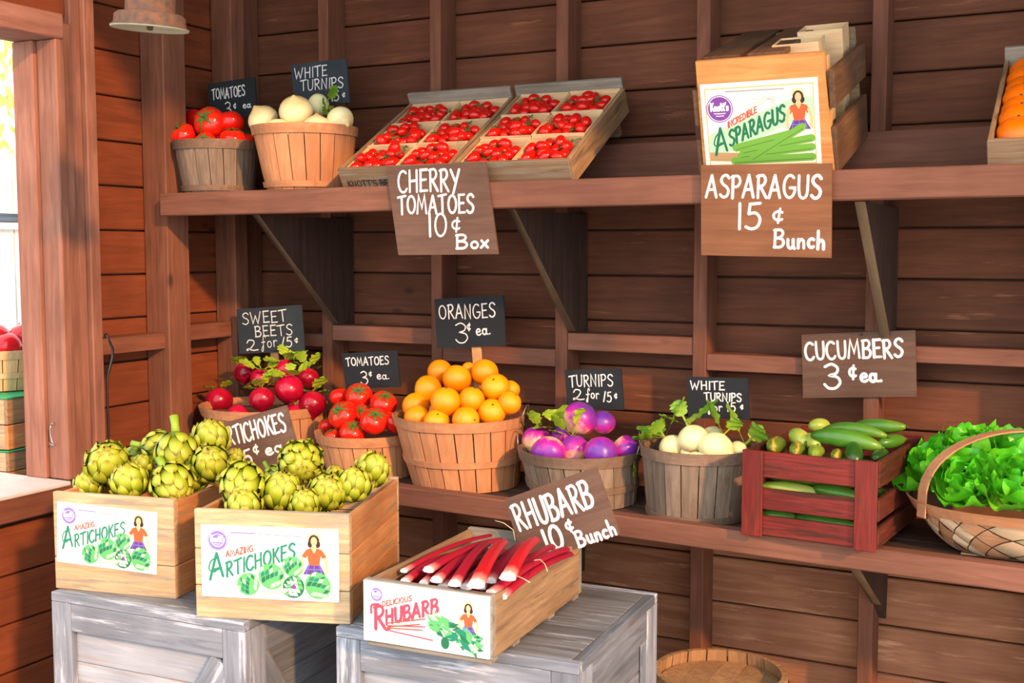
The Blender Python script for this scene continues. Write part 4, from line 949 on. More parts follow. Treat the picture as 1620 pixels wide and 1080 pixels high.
for i, (u, v, rp, y, n) in enumerate(((347, 634, 22, -.26, 4), (414, 631, 20, -.32, 5), (457, 615, 24, -.25, 5), (387, 590, 17, -.15, 5), (412, 598, 16, -.18, 5), (450, 584, 17, -.13, 6), (494, 639, 22, -.28, 5), (488, 598, 17, -.16, 5), (376, 657, 18, -.34, 0), (466, 654, 16, -.33, 2))):
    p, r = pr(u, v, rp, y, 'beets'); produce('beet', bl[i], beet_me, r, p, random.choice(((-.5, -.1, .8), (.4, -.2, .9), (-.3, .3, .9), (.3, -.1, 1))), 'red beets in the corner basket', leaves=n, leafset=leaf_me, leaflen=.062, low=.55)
for (u, v, rp, y, ax, n, lab) in (
    (417, 190, 25, -.28, (.2, .4, -.6), 0, 'white turnip at the far left of the upper basket'), (468, 176, 27, -.27, (-.3, .6, -.9), 0, 'largest white turnip on top of the upper basket'), (441, 211, 25, -.33, (.2, .3, 1), 0, 'white turnip low at the left front rim, upper basket'),
    (502, 205, 25, -.33, (.1, -.1, -1), 0, 'white turnip low at the front rim below the leaves'), (538, 190, 22, -.25, (-.8, .2, .4), 0, 'white turnip at the right rim of the upper basket'), (504, 166, 18, -.18, (.8, -.1, .1), 5, 'white turnip with leaves at the rear of the upper basket')):
    p, r = pr(u, v, rp, y, 'wtU'); produce('white_turnip', lab, wtur_me, r, p, ax, 'white turnips on the upper shelf', leaves=n, leafset=leafd_me, leaflen=.058, cat_='turnip', low=.6)
for (u, v, rp, y, ax, n, lab) in (
    (1096, 694, 25, -.26, (-.3, -.2, .9), 4, 'white turnip under the tall leaves, left of centre'), (1133, 710, 29, -.27, (.3, .4, .8), 3, 'largest white turnip in the lower basket'), (1100, 735, 23, -.35, (0, -.1, 1), 0, 'white turnip at the lower basket front rim, middle'),
    (1154, 735, 22, -.345, (.1, .2, 1), 0, 'white turnip at the front rim against the red crate'), (1090, 717, 15, -.26, (-.4, .1, .7), 0, 'small white turnip peeking between its neighbours'), (1062, 706, 20, -.26, (-.6, -.1, .8), 5, 'white turnip hidden under leaves at the left rim'),
    (1128, 690, 18, -.16, (.2, .3, .9), 0, 'white turnip hidden behind under the sign'), (1168, 712, 16, -.20, (.7, .1, .7), 4, 'white turnip hidden under leaves at the right rim')):
    p, r = pr(u, v, rp, y, 'wt'); produce('white_turnip', lab, wtur_me, r, p, ax, 'white turnips on the lower shelf', leaves=n, leafset=leafd_me, leaflen=.085, cat_='turnip', low=.2)
for (u, v, rp, y, ax, n, lab) in (
    (918, 662, 28, -.22, (.5, .3, .6), 0, 'pinkish topmost turnip below the TURNIPS sign'), (849, 697, 24, -.24, (-.1, .6, .7), 3, 'purple turnip at the left rim with leaves'), (868, 716, 28, -.34, (.0, -.75, -.6), 0, 'two-toned cream and purple turnip at the left front'),
    (908, 711, 25, -.28, (-.3, .3, .9), 4, 'dark magenta turnip under the middle leaves'), (951, 717, 27, -.34, (.6, -.85, -.1), 0, 'violet turnip at the right front, root facing out'), (954, 668, 20, -.18, (.4, -.4, 1), 0, 'purple turnip at the rear right'),
    (989, 709, 21, -.25, (.8, -.1, -.3), 2, 'turnip at the right rim with an orange flush'), (908, 741, 19, -.365, (0, .2, 1), 0, 'turnip low at the front behind the RHUBARB sign'), (978, 728, 16, -.33, (.3, -.2, .9), 0, 'small magenta turnip at the right front rim'), (888, 690, 17, -.22, (-.2, -.1, 1), 4, 'hidden turnip under the left middle leaves')):
    p, r = pr(u, v, rp, y, 'turn'); produce('purple_turnip', lab, ptur_me, r, p, ax, 'purple turnips in the grey basket', leaves=n, leafset=leaf_me, leaflen=.075, cat_='turnip', low=.35)

# oranges in the tilted tray at the right edge
tx = TM_.matrix_basis
for i in range(7):
    for j, nm in enumerate(('left', 'middle', 'right')):
        q = Euler((TX, 0, 0)).to_matrix() @ Vector((0.054 + j * 0.096, 0.060 + i * 0.051, 0.052 + (0.004 if i % 2 else 0)))
        nth = ('first', 'second', 'third', 'fourth', 'fifth', 'sixth', 'topmost')[i]
        produce('tangerine', '%s deep orange tangerine from the tray front, %s column' % (nth, nm), tang_me, 0.043, Vector(TM_.location) + q, (random.uniform(-.1, .1), -.55, .85), 'tangerines in the right tray', [('stem_end', nub_me)], cat_='tangerine') if not (i == 6 and False) else None

# artichokes
bract = G()
def bfn(u, v):
    t = u; s_ = (v - .5) * 2
    h = .30 * (math.sin(PI * min(1, .18 + .74 * t))) ** .8 * (1 if t < .93 else .55)
    ang = t * .80                                  # follows the globe
    rr_ = 1.0 + .05 * math.sin(PI * t) - .11 * s_ * s_ * (.5 + .5 * t) + .05 * t
    return (s_ * h, math.sin(ang) * rr_, math.cos(ang) * rr_ - 1.0 + .018 * abs(s_) * math.sin(6 * t))
bract.grid(bfn, 5, 4)
bract_me = bract.mesh('bract', arti_m)
core_me = globe(sphprof(10, 1.0), 16).mesh('heart', artc_m)
arst_me = G().tube([(0, 0, -.9), (0.02, 0, -1.35), (0.06, 0.03, -1.9)], [.26, .22, .25], 10).mesh('stem', artst_m)
def artichoke(label, p, r, axis, grp, stem=True):
    t = thing('artichoke', label, 'artichoke', p, aim(axis, random.uniform(0, 6)), grp)
    link('heart', core_me, t, scale=(r * .93, r * .93, r * .95))
    n = 40; ga = PI * (3 - math.sqrt(5))
    for k_ in range(n):
        f = k_ / (n - 1); lat = -1.15 + 2.25 * f ** .92                # latitude of the bract's base
        lon = k_ * ga + random.uniform(-.06, .06)
        sc = r * (.74 + .60 * math.cos(lat * .8)) * random.uniform(.92, 1.06) if f < .9 else r * .66
        nrm = Vector((math.cos(lat) * math.cos(lon), math.cos(lat) * math.sin(lon), math.sin(lat)))
        y = Vector((-math.sin(lat) * math.cos(lon), -math.sin(lat) * math.sin(lon), math.cos(lat)))
        tilt = random.uniform(.0, .11); y = (y + nrm * tilt).normalized(); x = y.cross(nrm).normalized(); z = x.cross(y).normalized()
        M = Matrix((x * sc * .92, y * sc * 1.2, z * sc * .9)).transposed().to_4x4(); M.translation = nrm * r * (.955 + .025 * (1 - f))
        link('bract', bract_me, t, M=M)
    if stem: link('stem', arst_me, t, scale=r)
    return t
def artis(grp, lst):
    for (u, v, rp, d, ax, st_, lab) in lst:
        p, r = pr(u, v, rp * .92, d); artichoke(lab, p, r, ax, grp, st_)
artis('artichokes in the left crate', (
    (171, 736, 34, -1.07, (.5, -.6, .75), False, 'artichoke bulging over the left crate left corner'), (279, 709, 31, -.98, (.3, -.3, -.85), True, 'topmost artichoke, stem pointing straight up'),
    (246, 706, 24, -.92, (1, .25, -.05), True, 'artichoke with stem pointing left, behind the topmost'), (334, 698, 29, -.90, (.1, -.2, 1), False, 'artichoke at the rear right of the left crate'),
    (334, 735, 29, -.99, (.4, -.6, .8), False, 'artichoke at the right side of the left crate'), (206, 766, 28, -1.12, (-.1, -.3, .9), False, 'artichoke low at the front of the left crate'),
    (271, 762, 32, -1.09, (.75, -.35, -.50), True, 'front artichoke with stem pointing up left, left crate'), (306, 760, 22, -1.0, (.2, .2, 1), False, 'artichoke wedged low at the left crate right side'),
    (224, 741, 18, -1.0, (0, .3, 1), False, 'small artichoke deep in the middle of left crate'), (141, 772, 22, -1.10, (-.3, 0, 1), False, 'artichoke just showing over the left crate rim'),
    (216, 718, 16, -.88, (-.5, .4, -.5), True, 'artichoke hidden at the back with a stem tip showing')))
artis('artichokes in the right crate', (
    (385, 763, 34, -1.10, (.3, -.95, -.35), False, 'artichoke over the left corner of the right crate'), (475, 731, 34, -.98, (.72, -.75, .05), False, 'largest topmost artichoke, tip facing out'),
    (444, 782, 32, -1.06, (.3, -.2, 1), False, 'artichoke in the middle front of the right crate'), (518, 781, 30, -1.01, (.5, -.5, .8), False, 'artichoke right of the middle in the right crate'),
    (559, 771, 27, -.98, (.2, -.1, 1), False, 'artichoke at the right side wall of the right crate'), (587, 747, 27, -.90, (.4, .1, .9), False, 'artichoke at the right crate rear corner'),
    (386, 806, 27, -1.14, (0, -.2, 1), False, 'artichoke showing low over the front board'), (482, 800, 24, -1.07, (.1, -.4, .9), False, 'small artichoke low at the centre front'),
    (528, 757, 17, -.90, (.3, .3, 1), False, 'artichoke hidden at the rear of the right crate'), (431, 752, 17, -.93, (.6, -.2, -.5), True, 'artichoke whose green stem shows behind the topmost'),
    (371, 727, 15, -.84, (0, 0, 1), False, 'artichoke behind, seen between the two crates')))

# cherry tomato punnets
pun_i = 0
for (T, x0, w, side) in ((TL_, -1.795, 0.335, 'left'), (TR_, -1.452, 0.318, 'right')):
    Mx = Matrix.Translation(T.location) @ Euler((TX, 0, 0)).to_matrix().to_4x4()
    cw, cdp, ph = (w - 0.030) / 2, (0.425 - 0.032) / 3, 0.046
    for i in range(3):
        for j in range(2):
            ox, oy = 0.013 + j * (cw + 0.003), 0.014 + i * (cdp + 0.002)
            rw = ('front', 'middle', 'back')[i] + ' ' + ('left', 'right')[j]
            lift = 0.024 + (0.006 if (side == 'right' and i > 0) else 0)
            pu = thing('punnet', 'pale veneer punnet at the %s of the %s tray' % (rw, side), 'punnet', (0, 0, 0), (0, 0, 0), 'veneer punnets in the tilted trays')
            pu.matrix_world = Mx @ Matrix.Translation((ox, oy, lift - 0.010)) @ Matrix.Rotation(random.uniform(-.03, .03), 4, 'Z')
            for (a, b, c1, d1) in ((0, cw, 0, 0.0025), (0, cw, cdp - 0.0025, cdp)): board('side_veneer', pu, light_x, a, b, c1, d1, 0.0, ph + 0.0034, 0.0005)
            for (a, b) in ((0, 0.0025), (cw - 0.0025, cw)): board('side_veneer', pu, light_x, a, b, 0.0028, cdp - 0.0028, 0.0, ph, 0.0005)
            board('bottom_veneer', pu, light_x, 0.003, cw - 0.003, 0.003, cdp - 0.003, 0, 0.002, 0.0005)
            vine = G(); rr = random.Random(i * 7 + j + len(side))
            for k_ in range(15):
                fx, fy = (k_ % 4 + .5 + rr.uniform(-.25, .25)) / 4, (k_ // 4 + .5 + rr.uniform(-.22, .22)) / 4
                q = Mx @ Vector((ox + 0.012 + fx * (cw - 0.024), oy + 0.012 + fy * (cdp - 0.024), lift + ph - 0.014 + rr.uniform(-.008, .008)))
                d = Euler((TX, 0, 0)).to_matrix() @ Vector((rr.uniform(-1, 1), rr.uniform(-1, 1), rr.uniform(-.15, .35)))
                o = link('cherry_tomato', rr.choice(cher_me), None, loc=q, rot=aim(d), scale=rr.uniform(.0128, .0150))
                tag(o, 'small glossy cherry tomato heaped in the %s punnet of the %s tray' % (rw, side), 'tomato', 'cherry tomatoes in the %s punnet of the %s tray' % (rw, side))
            for k_ in range(7):
                a = Vector((rr.uniform(.02, cw - .02), rr.uniform(.02, cdp - .02), ph + rr.uniform(-.006, .006))); pts = [a]
                for _ in range(3): pts.append(pts[-1] + Vector((rr.uniform(-.014, .014), rr.uniform(-.014, .014), rr.uniform(-.0034, .006))))
                vine.tube(pts, .0014, 5, 0)
                for _ in range(4):
                    q = pts[-1]; dv = Vector((rr.uniform(-1, 1), rr.uniform(-1, 1), rr.uniform(-.2, .6))).normalized() * .011
                    vine.tube([q, q + dv * .5, q + dv], [.0016, .0013, .0003], 4, 0)
            vine.build('vine_sprigs', calyx_m, pu)['kind'] = 'stuff'

# cucumbers
def cuke(label, a, b, r, mat, bend=0.0, tip=0.75, stem=False, kind='cucumber'):
    a, b = Vector(a), Vector(b); L = (b - a).length; n = 12
    t = thing(kind, label, 'cucumber', (a + b) / 2, (b - a).to_track_quat('X', 'Z').to_euler(), 'cucumbers in the red crate')
    g = G(); pts = []; rs = []
    for i in range(n + 1):
        f = i / n; e = min(1, math.sin(PI * min(max(f, .012), .988)) ** (.42)); pts.append(((f - .5) * L, 0, bend * math.sin(PI * f))); rs.append(r * e * (1 - (1 - tip) * f))
    g.tube(pts, rs, 14); g.build('body', mat, t)
    e = G().tube([(L * .495, 0, 0), (L * .5 + r * .25, 0, 0)], [r * .22, r * .16], 8).build('stem_end', stem_m if stem else calyx_m, t)
    return t
def c2(label, A, B, rpx, mat, **kw):
    (u0, v0, y0), (u1, v1, y1) = A, B; a, b = at(u0, v0, y=y0), at(u1, v1, y=y1)
    cuke(label, a, b, rpx / FOC * dist(a), mat, **kw)
c2('striped cucumber end at the left front corner', (1222, 708, -.385), (1236, 700, -.25), 17, cuks_m)
c2('cucumber end, second from the left at the front', (1258, 714, -.39), (1268, 708, -.24), 16, cuks_m)
c2('pale cucumber end, third from the left at the front', (1288, 718, -.40), (1296, 710, -.25), 15, cukp_m)
c2('small yellowish cucumber end under the long one', (1321, 722, -.40), (1330, 716, -.28), 12, cuks_m)
c2('dark green cucumber standing at the front middle', (1352, 735, -.40), (1350, 700, -.34), 16, cukd_m, tip=.8)
c2('dark cucumber with star-shaped end at the right front', (1384, 724, -.40), (1402, 716, -.25), 13, cukd_m)
c2('pale cucumber tip at the upper left of the heap', (1254, 684, -.26), (1275, 700, -.33), 14, cukp_m, tip=1)
c2('pale cucumber lying right of the pale tip', (1270, 692, -.25), (1294, 704, -.35), 13, cukp_m, tip=1)
c2('pale cucumber at the top rear left of the heap', (1280, 674, -.16), (1312, 672, -.12), 12, cukp_m, tip=1)
c2('long speckled cucumber across the front of the heap', (1283, 688, -.34), (1395, 708, -.33), 16, cuke_m, bend=.006, tip=.92)
c2('long cucumber lying just behind the speckled one', (1302, 680, -.25), (1404, 690, -.24), 13, cuke_m, bend=.008)
c2('glossy dark cucumber on top at the rear', (1350, 674, -.15), (1434, 675, -.16), 14, cuke_m, stem=True)
c2('cucumber at the right rear inside the crate', (1390, 702, -.25), (1432, 694, -.18), 13, cuke_m)
c2('yellow green cucumber seen through the upper gap', (1202, 768, -.41), (1304, 780, -.40), 13, cukp_m)
c2('green cucumber seen through the upper gap on the right', (1286, 772, -.40), (1366, 788, -.42), 14, cuke_m)
c2('green cucumber seen through the lower gap on the left', (1196, 813, -.41), (1262, 818, -.40), 11, cuke_m)
c2('green cucumber seen through the lower gap on the right', (1254, 817, -.40), (1366, 834, -.42), 11, cuke_m)
for i, (q0, q1) in enumerate((((-.65, -.30, .90), (-.42, -.30, .90)), ((-.65, -.24, .93), (-.42, -.25, .93)), ((-.66, -.33, .94), (-.44, -.34, .945)), ((-.65, -.19, .90), (-.42, -.2, .90)), ((-.63, -.14, .94), (-.41, -.16, .95)))):
    cuke('cucumber in the bottom layers, %s' % ('first from front', 'second from front', 'upper front', 'second from back', 'rearmost')[i], q0, q1, .021, cuke_m)

# rhubarb
def stalk(label, A, B, w, mat, bend=0.012, dy=0.0):
    """A: pixel of the white cut end, B: far end; z gives height"""
    a, b = at(A[0], A[1], z=A[2]), at(B[0], B[1], z=B[2]); r = w / 2 / FOC * dist(a)
    L = (b - a).length; t = thing('rhubarb_stalk', label, 'rhubarb', a, (b - a).to_track_quat('X', 'Z').to_euler(), 'rhubarb stalks in the crate')
    n, m = 10, 14; vs = []
    for i in range(n + 1):
        f = i / n; s_ = 1 + .10 * (1 - f) ** 3 - .12 * f
        for k_ in range(m):
            an = 2 * PI * k_ / m; yy = math.cos(an); zz = math.sin(an)
            q = r * s_ * (1 + .06 * math.cos(7 * an)); Y = yy * q; Z = zz * q * .78
            if zz < 0: Z = zz * q * .28 - 0 * q                    # flat, slightly grooved under side
            vs.append((f * L, Y, Z + bend * math.sin(PI * f * .9)))
    g = G().add(vs, [(i * m + k_, (i + 1) * m + k_, (i + 1) * m + (k_ + 1) % m, i * m + (k_ + 1) % m) for i in range(n) for k_ in range(m)], 0, True)
    g.add(vs[-m:], [tuple(range(m))], 0)
    recalc(g.build('stem', mat, t))
    e = G().add([(-.0006, v_[1] * 1.02, v_[2] * 1.02) for v_ in vs[:m]] + [(.0034, v_[1] * 1.02, v_[2] * 1.02) for v_ in vs[:m]], [tuple(range(m))] + [(k_, (k_ + 1) % m, (k_ + 1) % m + m, k_ + m) for k_ in range(m)])
    recalc(e.build('cut_end', rend_m, t))
Z0 = .862
for args in (
    ('thin stalk lying along the left side wall', (638, 904, Z0 - .006), (776, 850, Z0), 11, rhub_m), ('second stalk from the left, white end raised', (677, 903, Z0 + .006), (792, 858, Z0), 17, rhub_m),
    ('third stalk from the left, blunt white end', (690, 919, Z0 + .004), (762, 876, Z0 - .008), 18, rhub_m), ('stalk left of the bright red one', (719, 925, Z0 + .010), (770, 864, Z0 + .012), 19, rhub_m),
    ('bright orange-red thick stalk with wide white end', (753, 927, Z0 + .020), (795, 862, Z0 + .022), 25, rhub2_m), ('thick raised stalk right of centre in front of sign', (803, 915, Z0 + .026), (846, 858, Z0 + .03), 24, rhub2_m),
    ('stalk in the middle, behind the raised one', (776, 920, Z0 - .004), (826, 864, Z0 + .006), 17, rhub_m), ('long stalk toward the rear right, upper', (812, 920, Z0 - .004), (873, 868, Z0 + .008), 17, rhub_m),
    ('long stalk along the right side wall, tip raised', (776, 940, Z0 - .008), (896, 872, Z0 + .012), 18, rhub_m), ('stalk lying lowest along the right wall', (792, 945, Z0 - .016), (902, 880, Z0 + .000), 18, rhub_m),
    ('stalk low at the left, under the thin one', (640, 921, Z0 - .014), (722, 880, Z0 - .014), 15, rhub_m), ('stalk low, white end just over the front board', (670, 924, Z0 - .014), (742, 878, Z0 - .014), 15, rhub_m),
    ('stalk low between the centre stalks', (700, 930, Z0 - .012), (775, 878, Z0 - .012), 17, rhub_m), ('stalk low, white end beside the bright one', (737, 930, Z0 - .008), (800, 876, Z0 - .012), 17, rhub_m),
    ('stalk low under the raised right one', (760, 930, Z0 - .018), (835, 872, Z0 - .010), 17, rhub_m)):
    stalk(*args)
for i in range(9):
    x = 0.025 + i * 0.0255; M = Matrix.Translation(RH.location) @ Matrix.Rotation(R(3), 4, 'Z')
    a = M @ Vector((x, 0.03, 0.085 - (i % 2) * .012)); b = M @ Vector((x + random.uniform(-.008, .008), 0.36, 0.085 - (i % 2) * .012))
    t = None
    L = (b - a).length
    t = thing('rhubarb_stalk', 'stalk in the lower layer, %s from the left' % ('first second third fourth fifth sixth seventh eighth ninth'.split()[i]), 'rhubarb', a, (b - a).to_track_quat('X', 'Z').to_euler(), 'rhubarb stalks in the crate')
    G().tube([(L * q / 8, 0, .003 * math.sin(q)) for q in range(9)], [.0115] * 9, 9).build('stem', rhub_m, t)
for i, pts in enumerate((((845, 886), (855, 885), (862, 892), (866, 903)), ((819, 911), (828, 915), (838, 921)), ((783, 823), (797, 827), (812, 838), (815, 855)))):
    zz = Z0 + .03 if i != 2 else .95
    o = G().tube([at(u, v, z=Z0 + .03) if i != 2 else at(u, v, y=-.815) for u, v in pts], .0010, 5).build('twine', twine_m)
    tag(o, ('loose end of twine over the right rhubarb stalks', 'short twine end beside the raised rhubarb stalk', 'twine hanging from the RHUBARB sign corner')[i], 'twine')
# ---------------------------------------------------------------- lettuce basket
LB = thing('handled_basket', 'woven splint basket with arched handle at the right edge', 'basket', (-0.150, -0.245, zl(-.15) - 0.0125))
weave_a = wood('pale_weave', srgb(196, 166, 128), srgb(226, 200, 164), 'x', knots=False, vary=0.1); weave_b = wood('tan_weave', srgb(176, 128, 90), srgb(206, 160, 120), 'x', knots=False, vary=0.1)
HX, HY, HZ = 0.215, 0.150, 0.105
def body(a, t, off=0.0):
    """squared oval, flaring from a small base to the rim"""
    ca, sa = math.cos(a), math.sin(a); e = 0.72
    cx = math.copysign(abs(ca) ** e, ca); sy = math.copysign(abs(sa) ** e, sa)
    k_ = .48 + .52 * t ** .62
    return Vector((cx * (HX * k_ + off), sy * (HY * k_ + off), HZ * t + .012 * t * t * ca * ca))
NA, NT_ = 22, 5
for i in range(NA):
    for j in range(NT_):
        a_c = 2 * PI * (i + (.5 if j % 2 else 0)) / NA; da = PI / NA; tc_ = (j + .5) / NT_; dt = .5 / NT_ * 2
        g = G(); vs = []
        n = 3
        def q(s_, r_):   # s_, r_ in -1..1 across the diamond
            a = a_c + da * (s_ - r_) / 2 * .94 * 2 / 2; t = min(max(tc_ + dt * (s_ + r_) / 2 * .94 , 0.0), .97)
            over = (i + j) % 2; bul = .0035 * (1 - (s_ if over else r_) ** 2) + .0005
            return body(a, t, bul)
        g.grid(lambda u, v: q(u * 2 - 1, v * 2 - 1), n, n)
        g.build('splint', weave_a if (i + j) % 2 else weave_b, LB)
g = G(); g.grid(lambda u, v: body(2 * PI * u, v * .97, -.002), 44, 5); g.build('lining', inside_m, LB)
g = G(); vs = []
for (t, o_f) in ((.80, .004), (1.02, .004), (1.02, .008), (.80, .008)):
    for k_ in range(56): vs.append(body(2 * PI * k_ / 56, t, o_f))
g.add(vs, [(i * 56 + k_, i * 56 + (k_ + 1) % 56, ((i + 1) % 4) * 56 + (k_ + 1) % 56, ((i + 1) % 4) * 56 + k_) for i in range(4) for k_ in range(56)])
recalc(g.build('rim_band', hoop_l, LB))
G().box(-HX * .48, HX * .48, -HY * .48, HY * .48, 0, .004).build('base_panel', weave_a, LB)
# arched handle across the basket
g = G(); vs = []; n = 24
pA = body(R(222), 1.0, .006); pB = body(R(42), 1.0, .006); wv = Vector((.62, -.62, 0)).normalized() * .013
for i in range(n + 1):
    f = i / n; a = PI * f; c = pA.lerp(pB, (1 - math.cos(a)) / 2); c.z += .150 * math.sin(a) ** .85 - (.03 if i in (0, n) else 0)
    nr = Vector((math.cos(a) * -.6, math.cos(a) * -.6, math.sin(a))).normalized() * .0017
    vs += [c - wv - nr, c + wv - nr, c + wv + nr, c - wv + nr]
g.add(vs, [(i * 4 + k_, i * 4 + (k_ + 1) % 4, (i + 1) * 4 + (k_ + 1) % 4, (i + 1) * 4 + k_) for i in range(n) for k_ in range(4)], 0, False)
recalc(g.build('handle', hoop_l, LB))
# lettuce
def lettuce_leaf(seed):
    rr = random.Random(seed); f1, f2, ph = rr.uniform(6, 9), rr.uniform(12, 16), rr.uniform(0, 6)
    def fn(u, v):
        s_ = (v - .5) * 2; wd_ = .16 + .50 * math.sin(PI * min(1, .12 + .62 * u)) ** .8
        x = s_ * wd_ * (1 - .12 * u); y = u * (1 - .24 * s_ * s_)
        edge = max(abs(s_), u ** 2) ** 3
        z = .34 * u * u - .04 + .20 * s_ * s_ * (.4 + u) + edge * (.075 * math.sin(f1 * s_ + ph + u * 9) + .045 * math.sin(f2 * (s_ + u) + ph)) + .018 * math.sin(14 * u + 5 * s_ + ph)
        return (x * 1.15, y, z)
    return G().grid(fn, 12, 18).mesh('leaf', lett_m)
LM = [lettuce_leaf(s_) for s_ in range(5)]
def lettuce(label, p, r, axis=(0, 0, 1), n=13):
    t = thing('lettuce', label, 'lettuce', p, aim(axis, random.uniform(0, 6)), 'leaf lettuces in the handled basket')
    for k_ in range(n):
        f = k_ / n; a = k_ * 2.4; el = .12 + 1.28 * f; L = r * (1.25 - .45 * f) * random.uniform(.9, 1.1)
        y = Vector((math.cos(a) * math.cos(el), math.sin(a) * math.cos(el), math.sin(el))); z = Vector((-math.cos(a) * math.sin(el), -math.sin(a) * math.sin(el), math.cos(el))); x = y.cross(z)
        M = Matrix((x * L, y * L, z * L)).transposed().to_4x4(); M.translation = y * r * .04
        link('leaf', random.choice(LM), t, M=M)
    link('heart', G().tube([(0, 0, -.02), (0, 0, .02)], [.012, .010], 8).mesh('heart', leafd_m), t)
for (u, v, y, r, ax, lab) in ((1500, 756, -.23, .082, (-.45, -.35, .85), 'leaf lettuce hanging over the left rim'), (1545, 742, -.20, .085, (0, -.1, 1), 'leaf lettuce in the centre rear of the basket'), (1536, 782, -.31, .080, (-.1, -.55, .8), 'leaf lettuce at the front behind the handle foot'),
                              (1600, 785, -.31, .085, (.2, -.55, .8), 'leaf lettuce at the right front, cut by the frame edge'), (1606, 742, -.20, .085, (.2, 0, 1), 'leaf lettuce at the right rear, cut by the frame edge')):
    lettuce(lab, at(u, v, y=y), r, ax)

# asparagus crate contents: veneer punnets lying inside
for i, (ox, oy, oz, lab) in enumerate(((.175, .205, .166, 'empty veneer punnet sticking out of the slatted crate, rear'), (.150, .075, .160, 'empty veneer punnet behind the label panel, front'), (.160, .100, .040, 'veneer punnet low inside the slatted crate, front'), (.165, .250, .045, 'veneer punnet low inside the slatted crate, rear'))):
    pu = thing('punnet', lab, 'punnet', (0, 0, 0), (0, 0, 0), 'punnets in the asparagus crate')
    pu.matrix_world = AS.matrix_basis @ Matrix.Translation((ox, oy, oz)) @ Matrix.Rotation(R(3), 4, 'Z')
    s_ = .098; hh = .112 if i < 2 else .085
    orm = crate_z
    board('side_veneer', pu, light_x, 0, s_, 0, .003, 0, hh); board('side_veneer', pu, light_x, 0, s_, s_ - .003, s_, 0, hh)
    board('side_veneer', pu, light_x, 0, .003, .0035, s_ - .0035, 0, hh); board('side_veneer', pu, light_x, s_ - .003, s_, .0035, s_ - .0035, 0, hh); board('bottom_veneer', pu, light_x, .0035, s_ - .0035, .0035, s_ - .0035, 0, .003)

# ---------------------------------------------------------------- lamp, barrel, cable, hook
lp = at(237, 46, y=-1.17)
LP = thing('barn_lamp', 'rusty round metal lamp hanging from the roof, top left', 'lamp', lp, (R(2), R(5), 0))
rust = plain('rusty_metal', srgb(112, 74, 50), 0.8, col2=srgb(70, 60, 52), nscale=60, bump=0.4)
enam = plain('pale_enamel', srgb(168, 172, 150), 0.45, noise=0.15, nscale=30)
G().lathe([(.073, .000), (.075, .003), (.068, .008), (.067, .024), (.060, .029), (.047, .031), (.0465, .16), (.030, .175), (0, .178)], 36).build('housing', rust, LP)
G().lathe([(0, .012), (.012, .012), (.014, .007), (.055, .005), (.070, .0005), (.0735, -.001), (.0745, .002)], 36).build('shade_lining', enam, LP)
G().lathe([(0, -.003), (.006, -.002), (.007, .006), (.010, .010), (0, .012)], 10).build('socket_screw', rust, LP)
G().tube([(0, 0, .17), (0, 0, 2.6 - lp.z)], .008, 10).build('hanging_rod', rust, LP)

BR = thing('barrel', 'wooden barrel standing on the ground below the shelf, bottom right', 'barrel', (-0.795, -0.235, 0))
br_m = wood('barrel_oak', srgb(150, 112, 76), srgb(196, 156, 112), 'z', knots=False, vary=.12); brh = 0.436
for i in range(18):
    a0, a1 = 2 * PI * i / 18 + .012, 2 * PI * (i + 1) / 18 - .012; g = G(); vs = []
    zs = [0, .11, .22, .33, brh]; rf = lambda z: .158 + .020 * math.sin(PI * z / brh)
    for o_f in (0, -.013):
        for z in zs:
            for a in (a0, (a0 + a1) / 2, a1): vs.append(((rf(z) + o_f) * math.cos(a), (rf(z) + o_f) * math.sin(a), z))
    fs = []
    for r_ in range(4):
        for q_ in range(2):
            b = r_ * 3 + q_; fs.append((b, b + 1, b + 4, b + 3)); b += 15; fs.append((b, b + 3, b + 4, b + 1))
        b = r_ * 3; fs.append((b, b + 3, b + 18, b + 15)); b += 2; fs.append((b, b + 15, b + 18, b + 3))
    for b in (0, 1): fs.append((b, b + 15, b + 16, b + 1)); fs.append((12 + b, 13 + b, 28 + b, 27 + b))
    g.add(vs, fs); g.build('stave', br_m, BR)
for (z0, z1) in ((.04, .07), (.14, .165), (.29, .315), (.385, .415)):
    recalc(G().lathe([(rf(z0) + .001, z0), (rf(z1) + .001, z1), (rf(z1) + .003, z1), (rf(z0) + .003, z0), (rf(z0) + .001, z0)], 40, smooth=False).build('hoop', plain('iron_hoop', srgb(96, 84, 72), 0.6, metal=.6), BR))
for i in range(5):
    x0 = -.143 + i * .0572; hw = lambda x: math.sqrt(max(.144 ** 2 - x * x, 1e-5)); x1 = x0 + .0562; m_ = 5
    ring = [(x0 + (x1 - x0) * k_ / m_, hw(x0 + (x1 - x0) * k_ / m_)) for k_ in range(m_ + 1)] + [(x1 - (x1 - x0) * k_ / m_, -hw(x1 - (x1 - x0) * k_ / m_)) for k_ in range(m_ + 1)]
    recalc(G().prism(ring, brh - .040, brh - .028, 'z').build('lid_board', br_m, BR))
g = G().tube([at(u, v, x=-2.428) for u, v in ((167, 528), (172, 540), (177, 552), (177, 566), (172, 585), (169, 600), (170, 640), (172, 690), (173, 730), (174, 800))], [.0045, .0055, .006, .006, .005, .0035, .0032, .0032, .0032, .0032], 8)
cb = g.build('cable', plain('black_rubber', srgb(30, 30, 34), 0.5)); tag(cb, 'thin black cable running down beside the window trim', 'cable')
HK = thing('door_hook', 'small silver hook hanging from the window jamb', 'hook', at(86, 670, y=-.7415))
G().tube([(0, .006, .001), (0, -.008, .001), (.004, -.014, .002), (.008, -.008, .002), (.004, -.004, .001)], .0016, 8).build('screw_eye', wire_m, HK)
